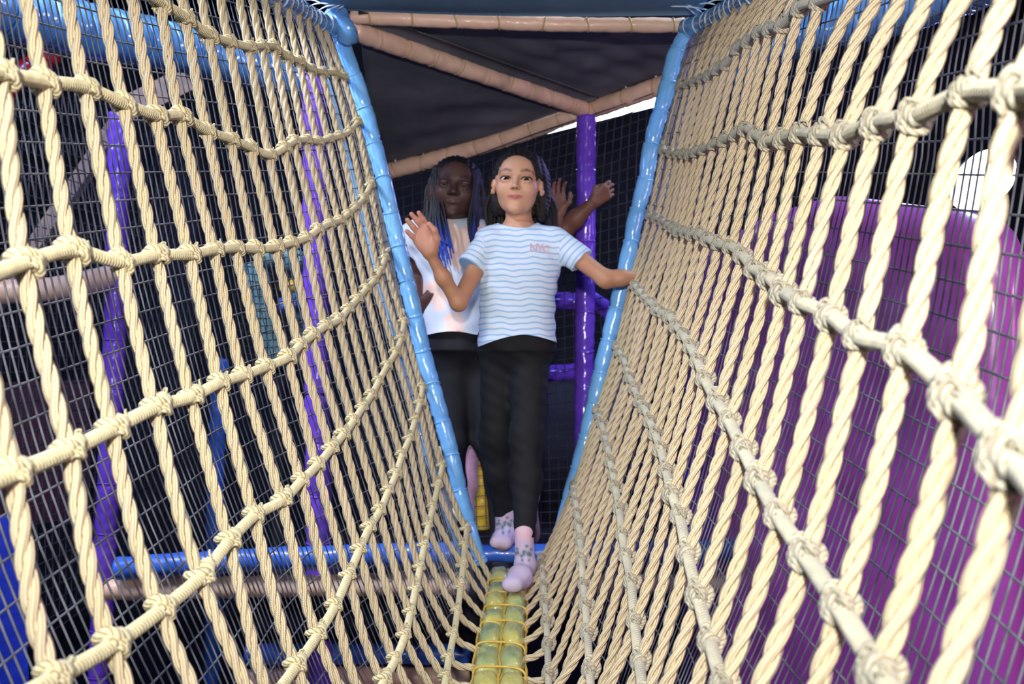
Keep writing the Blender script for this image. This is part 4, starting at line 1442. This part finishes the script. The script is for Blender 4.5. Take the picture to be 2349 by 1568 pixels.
# ---- the girl behind on the left: long braids fading to blue
def girl_braids():
    d0 = 3.3
    S = d0 / F
    X = lambda x, y, d=d0: P(x, y, d)
    root = thing('person', 'girl with long braids fading to blue, in white printed T-shirt, standing behind', 'person', v3(X(1075, 0, 3.34)[0], 3.34, CZ - .80))
    hd = Head(P(1044, 432, 3.27), .205, yaw=.02, pitch=.03, roll=.085, )
    rows = [(500, 1041, 26, .045, 3.31), (512, 1036, 60, .055, 3.31), (522, 1022, 92, .062, 3.31), (545, 1024, 88, .07, 3.31), (600, 1030, 78, .08, 3.3), (670, 1038, 70, .082, 3.3), (730, 1042, 68, .088, 3.298), (800, 1043, 70, .096, 3.292)]
    body = hd.prims(jaw=1.02, nose=1.25, lip=1.3, lid=.026)
    body += [cone(X(1044, 470, 3.31), X(1043, 520, 3.32), .044, .048, .03), loft([(X(c, y, d), (hw - 7 - (9 if y > 700 else 0)) * S, b - .01 - (.026 if y > 700 else 0)) for y, c, hw, b, d in rows], .03)]
    sh, el, wr = X(946, 536), X(945, 640, 3.36), X(962, 700, 3.27)
    body += [cone(sh, el, .040, .032, .03), cone(el, wr, .031, .021, .02)]
    body += hand(wr, (.7, -.3, .25), (.1, -.5, .8), (.3, .9, 0), .125, [.5, .5, .55, .6], thumb=(.2, .4))
    sh, el, wr = X(1100, 540), X(1122, 640, 3.38), X(1118, 740, 3.32)
    body += [cone(sh, el, .040, .031, .03), cone(el, wr, .030, .021, .02)] + hand(wr, (0, -.1, -1), (-.3, -1, 0), (-1, .2, 0), .125, .3)
    legs = [ell(X(1052, 800, 3.34), (.105, .09, .075), None, .05), ell(X(1044, 766, 3.31), (.086, .070, .075), None, .04),
            cone(X(1040, 810, 3.335), X(1036, 1010, 3.33), .066, .047, .03), cone(X(1036, 1010, 3.33), X(1038, 1110, 3.35), .044, .039, .03), cone(X(1038, 1110, 3.35), X(1040, 1285, 3.37), .039, .027, .03),
            cone(X(1098, 810, 3.345), X(1120, 1010, 3.34), .066, .044, .03), cone(X(1120, 1010, 3.34), X(1142, 1110, 3.36), .042, .036, .03), cone(X(1142, 1110, 3.36), X(1150, 1285, 3.37), .036, .027, .03)]
    feet = [cone(X(1040, 1285, 3.37), v3(X(1040, 0)[0], 3.38, CZ - .77), .028, .028, .02), cone(v3(X(1040, 0)[0], 3.38, CZ - .772), v3(X(1034, 0)[0], 3.24, CZ - .776), .027, .022, .02),
            cone(X(1150, 1285, 3.37), v3(X(1150, 0)[0], 3.38, CZ - .77), .028, .028, .02), cone(v3(X(1150, 0)[0], 3.38, CZ - .772), v3(X(1156, 0)[0], 3.24, CZ - .776), .027, .022, .02)]
    body += legs + feet
    skin_mesh(root, 'body', body, .0024, lin(78, 52, 46), [(hd, lin(108, 70, 74), lin(22, 15, 15), lin(48, 30, 26))])
    hd.eyes(root, M_eye, (120, 108, 104))
    # T-shirt with a faded peach print
    t = NT('printed_cotton')
    n = t.noise(7.5, 2)
    m = t.ramp(n, .50, .56)
    t.bump(t.noise(800, 2), .0004, .4)
    ob = t.n('ShaderNodeSeparateXYZ')
    t.l(t.n('ShaderNodeTexCoord').outputs['Object'], ob.inputs[0])
    t_sh = t.set(t.mix(m, lin(196, 206, 220), lin(226, 196, 184)), .85, .2)
    pr = [loft([(X(c, y, d), hw * S, b) for y, c, hw, b, d in rows], .03), cone(X(965, 534, 3.31), X(1090, 534, 3.31), .038, .038, .04),
          cone(X(950, 536), X(946, 572, 3.31), .044, .044, .03), cone(X(1098, 536), X(1106, 590, 3.33), .044, .043, .03),
          ell(X(1043, 484, 3.30), (.05, .06, .033), None, .006, '-'), ell(X(944, 640, 3.32), (.074, .074, .085), None, .004, '-')]
    V, Fq = solid(pr, .004, lambda p: .0025 * np.sin(p[..., 0] * 60 + p[..., 2] * 40) + .002 * np.sin(p[..., 2] * 70 - p[..., 0] * 30))
    hem = CZ + (784 - (766 - 6 * np.cos((V[:, 0] / S + 1174.5 - 1040) / 30))) * S
    V[:, 2] = np.maximum(V[:, 2], hem)
    link('tshirt', mesh('tshirt', V, Fq, None, True, t_sh), root)
    lg = []
    for q in legs:
        q = dict(q)
        if q['t'] == 'c':
            q['ra'], q['rb'] = q['ra'] + .004, q['rb'] + .004
        else:
            q['r'] = q['r'] + .004
        q['lo'], q['hi'] = q['lo'] - .005, q['hi'] + .005
        lg.append(q)
    lg.insert(0, loft([(X(c, y, d), (hw - 18) * S + .005, .068) for y, c, hw, b, d in rows[5:]], .03))
    lg.append(cut((0, 0, 1), X(0, 757)))
    cloth(root, 'leggings', lg, .0045, M_blackcloth)
    for q in (feet[:2], feet[2:]):
        q = [dict(a, ra=a['ra'] + .003, rb=a['rb'] + .003, lo=a['lo'] - .004, hi=a['hi'] + .004) for a in q]
        cloth(root, 'sock', q, .004, M_blackcloth)
    # hair cap and braids
    E = hd.E
    hp = [E((0, -.08, .15), (.40, .44, .385), .02), E((0, -.28, -.1), (.37, .26, .42), .1), E((0, .47, -.06), (.315, .42, .41), .04, '-')]
    V, Fq = solid(hp, .0035, lambda p: .0015 * np.sin(p[..., 0] * 400) + .001 * np.sin(p[..., 2] * 300 + p[..., 0] * 300))
    M_bh = tinted('braid_fibre', .5, .4, .001, 600)
    c0, c1, c2 = np.array(lin(16, 16, 22)[:3]), np.array(lin(20, 26, 46)[:3]), np.array(lin(30, 66, 180)[:3])
    link('hair', mesh('hair', V, Fq, None, True, M_bh, np.tile(c0, (len(V), 1))), root)

    def fade(st, b=1.0):
        def f(s):
            w1 = np.clip((s - st * .4) / .35, 0, 1)[:, None]
            w2 = np.clip((s - st) / .3, 0, 1)[:, None] * b
            return (c0 * (1 - w1) + c1 * w1) * (1 - w2) + c2 * w2
        return f
    # left fall, over the shoulder to the chest
    for k in range(26):
        u = k / 25
        a = math.pi * (.55 + .42 * u)
        top = hd.w(-.30 - .1 * math.sin(u * 3), .16 - .46 * u, .34 - .34 * abs(u - .2))
        m1 = P(np.interp(u, [0, 1], [1006, 978]) + rnd.uniform(-4, 4), 440 + rnd.uniform(-10, 10), 3.215 + .11 * u)
        m2 = P(np.interp(u, [0, 1], [1022, 972]) + rnd.uniform(-8, 8), 530 + rnd.uniform(-12, 12), 3.192 + .10 * u)
        e = P(np.interp(u, [0, 1], [1040, 1000]) + rnd.uniform(-12, 8), rnd.uniform(560, 628) if u < .6 else rnd.uniform(520, 570), 3.188 + .03 * u)
        braid(root, [top, m1, m2, e], .0046, M_bh, fade(.62))
    # right fall
    for k in range(24):
        u = k / 23
        top = hd.w(.26 + .12 * math.sin(u * 3), .20 - .48 * u, .36 - .30 * abs(u - .2))
        m1 = P(np.interp(u, [0, 1], [1084, 1108]) + rnd.uniform(-3, 3), 440 + rnd.uniform(-10, 10), 3.21 + .12 * u)
        m2 = P(np.interp(u, [0, 1], [1080, 1112]) + rnd.uniform(-5, 5), 515 + rnd.uniform(-10, 10), 3.205 + .14 * u)
        e = P(np.interp(u, [0, 1], [1078, 1112]) + rnd.uniform(-6, 6), rnd.uniform(540, 580) if u < .6 else rnd.uniform(530, 550), 3.205 + .12 * u)
        braid(root, [top, m1, m2, e], .0055, M_bh, fade(.66, .9 if k % 3 else .2))
    # crown braids from the parting back and down
    for k in range(30):
        u = -1 + 2 * k / 29
        p0 = hd.w(u * .10, .24 - .2 * abs(u), .475 - .05 * abs(u))
        p1 = hd.w(u * .33, .06 - .25 * abs(u) * rnd.uniform(.5, 1), .42 - .12 * abs(u))
        p2 = hd.w(np.sign(u + .001) * (.40 + .02 * abs(u)), -.05 - .15 * rnd.random(), .12)
        p3 = hd.w(np.sign(u + .001) * (.41 + .03 * abs(u)), -.05 - .15 * rnd.random(), -.25)
        braid(root, [p0, p1, p2, p3], .0052, M_bh, lambda s: np.repeat(c0[None], len(s), 0))
    return root


# ---- the child almost hidden behind them, both hands lifted
def child_hidden():
    d0 = 3.66
    S = d0 / F
    X = lambda x, y, d=d0: P(x, y, d)
    root = thing('person', 'child mostly hidden behind the girl in stripes, both bare forearms raised beside the purple post', 'person', v3(X(1130, 0)[0], 3.66, CZ - .80))
    hd = Head(P(1168, 442, 3.62), .195, yaw=.1, pitch=.0, roll=0)
    rows = [(508, 1170, 30, .045, 3.66), (522, 1172, 62, .055, 3.66), (560, 1176, 68, .065, 3.66), (650, 1172, 56, .07, 3.66), (780, 1165, 56, .075, 3.66)]
    body = hd.prims(1, 1.2, 1.2) + [cone(X(1168, 485, 3.65), X(1170, 525, 3.66), .04, .045, .03), loft([(X(c, y, d), (hw - 5) * S, b - .008) for y, c, hw, b, d in rows], .03)]
    sh, el, wr = X(1226, 560, 3.62), X(1292, 528, 3.56), X(1362, 463, 3.50)
    body += [cone(sh, el, .040, .033, .03), cone(el, el * .6 + wr * .4, .033, .030, .02), cone(el * .6 + wr * .4, wr, .030, .0195, .02)]
    body += hand(wr, (.75, -.1, .62), (-.55, -.45, .7), (.2, .9, .1), .125, [.75, .85, .95, 1.0], thumb=(.0, .5))
    sh, el, wr = X(1222, 560, 3.60), X(1262, 575, 3.50), X(1281, 492, 3.46)
    body += [cone(sh, el, .036, .03, .03), cone(el, wr, .028, .019, .02)]
    body += hand(wr, (-.12, .1, 1), (.9, -.3, .2), (.35, -.9, 0), .13, [.42, .3, .25, .2], thumb=(.5, .3))
    legs = [ell(X(1150, 800, 3.66), (.11, .085, .075), None, .05), cone(X(1120, 810), X(1080, 990, 3.64), .060, .040, .03), cone(X(1080, 990, 3.64), v3(X(1064, 0)[0], 3.66, CZ - .72), .040, .034, .03),
            cone(X(1190, 810), X(1205, 1000, 3.66), .062, .05, .03), cone(X(1205, 1000, 3.66), v3(X(1208, 0)[0], 3.66, CZ - .72), .05, .046, .03)]
    feet = []
    for x in (1064, 1208):
        a = v3(X(x, 0)[0], 3.67, CZ - .774)
        feet += [cone(a, a + v3(0, -.12, -.002), .025, .02, .02), cone(a, a + v3(0, 0, .07), .026, .028, .02)]
    body += [cone(q['a'], q['b'], q['ra'] * .8, q['rb'] * .72, .03) if q['t'] == 'c' else q for q in legs] + feet
    skin_mesh(root, 'body', body, .0027, lin(120, 82, 66), [(hd, lin(124, 78, 82), lin(24, 16, 16), lin(64, 40, 32))])
    hd.eyes(root, M_eye, (120, 108, 104))
    pr = [loft([(X(c, y, d), hw * S, b) for y, c, hw, b, d in rows], .03), cone(X(1140, 540), X(1205, 540), .04, .04, .03), ell(X(1168, 492, 3.65), (.05, .06, .03), None, .005, '-')]
    cloth(root, 'dark_top', pr, .005, M_blackcloth)
    cloth(root, 'trousers', legs + [ell(X(1064, 1290, 3.66), (.07, .07, .05), None, .004, '-'), ell(X(1208, 1290, 3.66), (.07, .07, .05), None, .004, '-')], .005, M_mauve, lambda p: .004 * np.sin(p[..., 2] * 45 + p[..., 0] * 60))
    E = hd.E
    hp = [E((0, -.08, .15), (.42, .45, .40), .02), E((0, -.28, -.1), (.40, .26, .42), .1), E((0, .47, -.06), (.315, .42, .41), .04, '-')]
    V, Fq = solid(hp, .005, lambda p: .002 * np.sin(p[..., 0] * 400))
    link('hair', mesh('hair', V, Fq, None, True, M_hair), root)
    for k in range(18):
        u = k / 17
        top = hd.w(-.36 - .06 * u, .1 - .4 * u, .1)
        m1 = P(np.interp(u, [0, 1], [1128, 1108]) + rnd.uniform(-3, 3), 450, 3.50 + .10 * u)
        m2 = P(np.interp(u, [0, 1], [1136, 1112]) + rnd.uniform(-4, 4), 510, 3.44 + .12 * u)
        e = P(np.interp(u, [0, 1], [1140, 1116]) + rnd.uniform(-4, 4), rnd.uniform(540, 590), 3.43 + .10 * u)
        braid(root, [top, m1, m2, e], .006, M_hair)
    return root


girl_front()
girl_braids()
child_hidden()
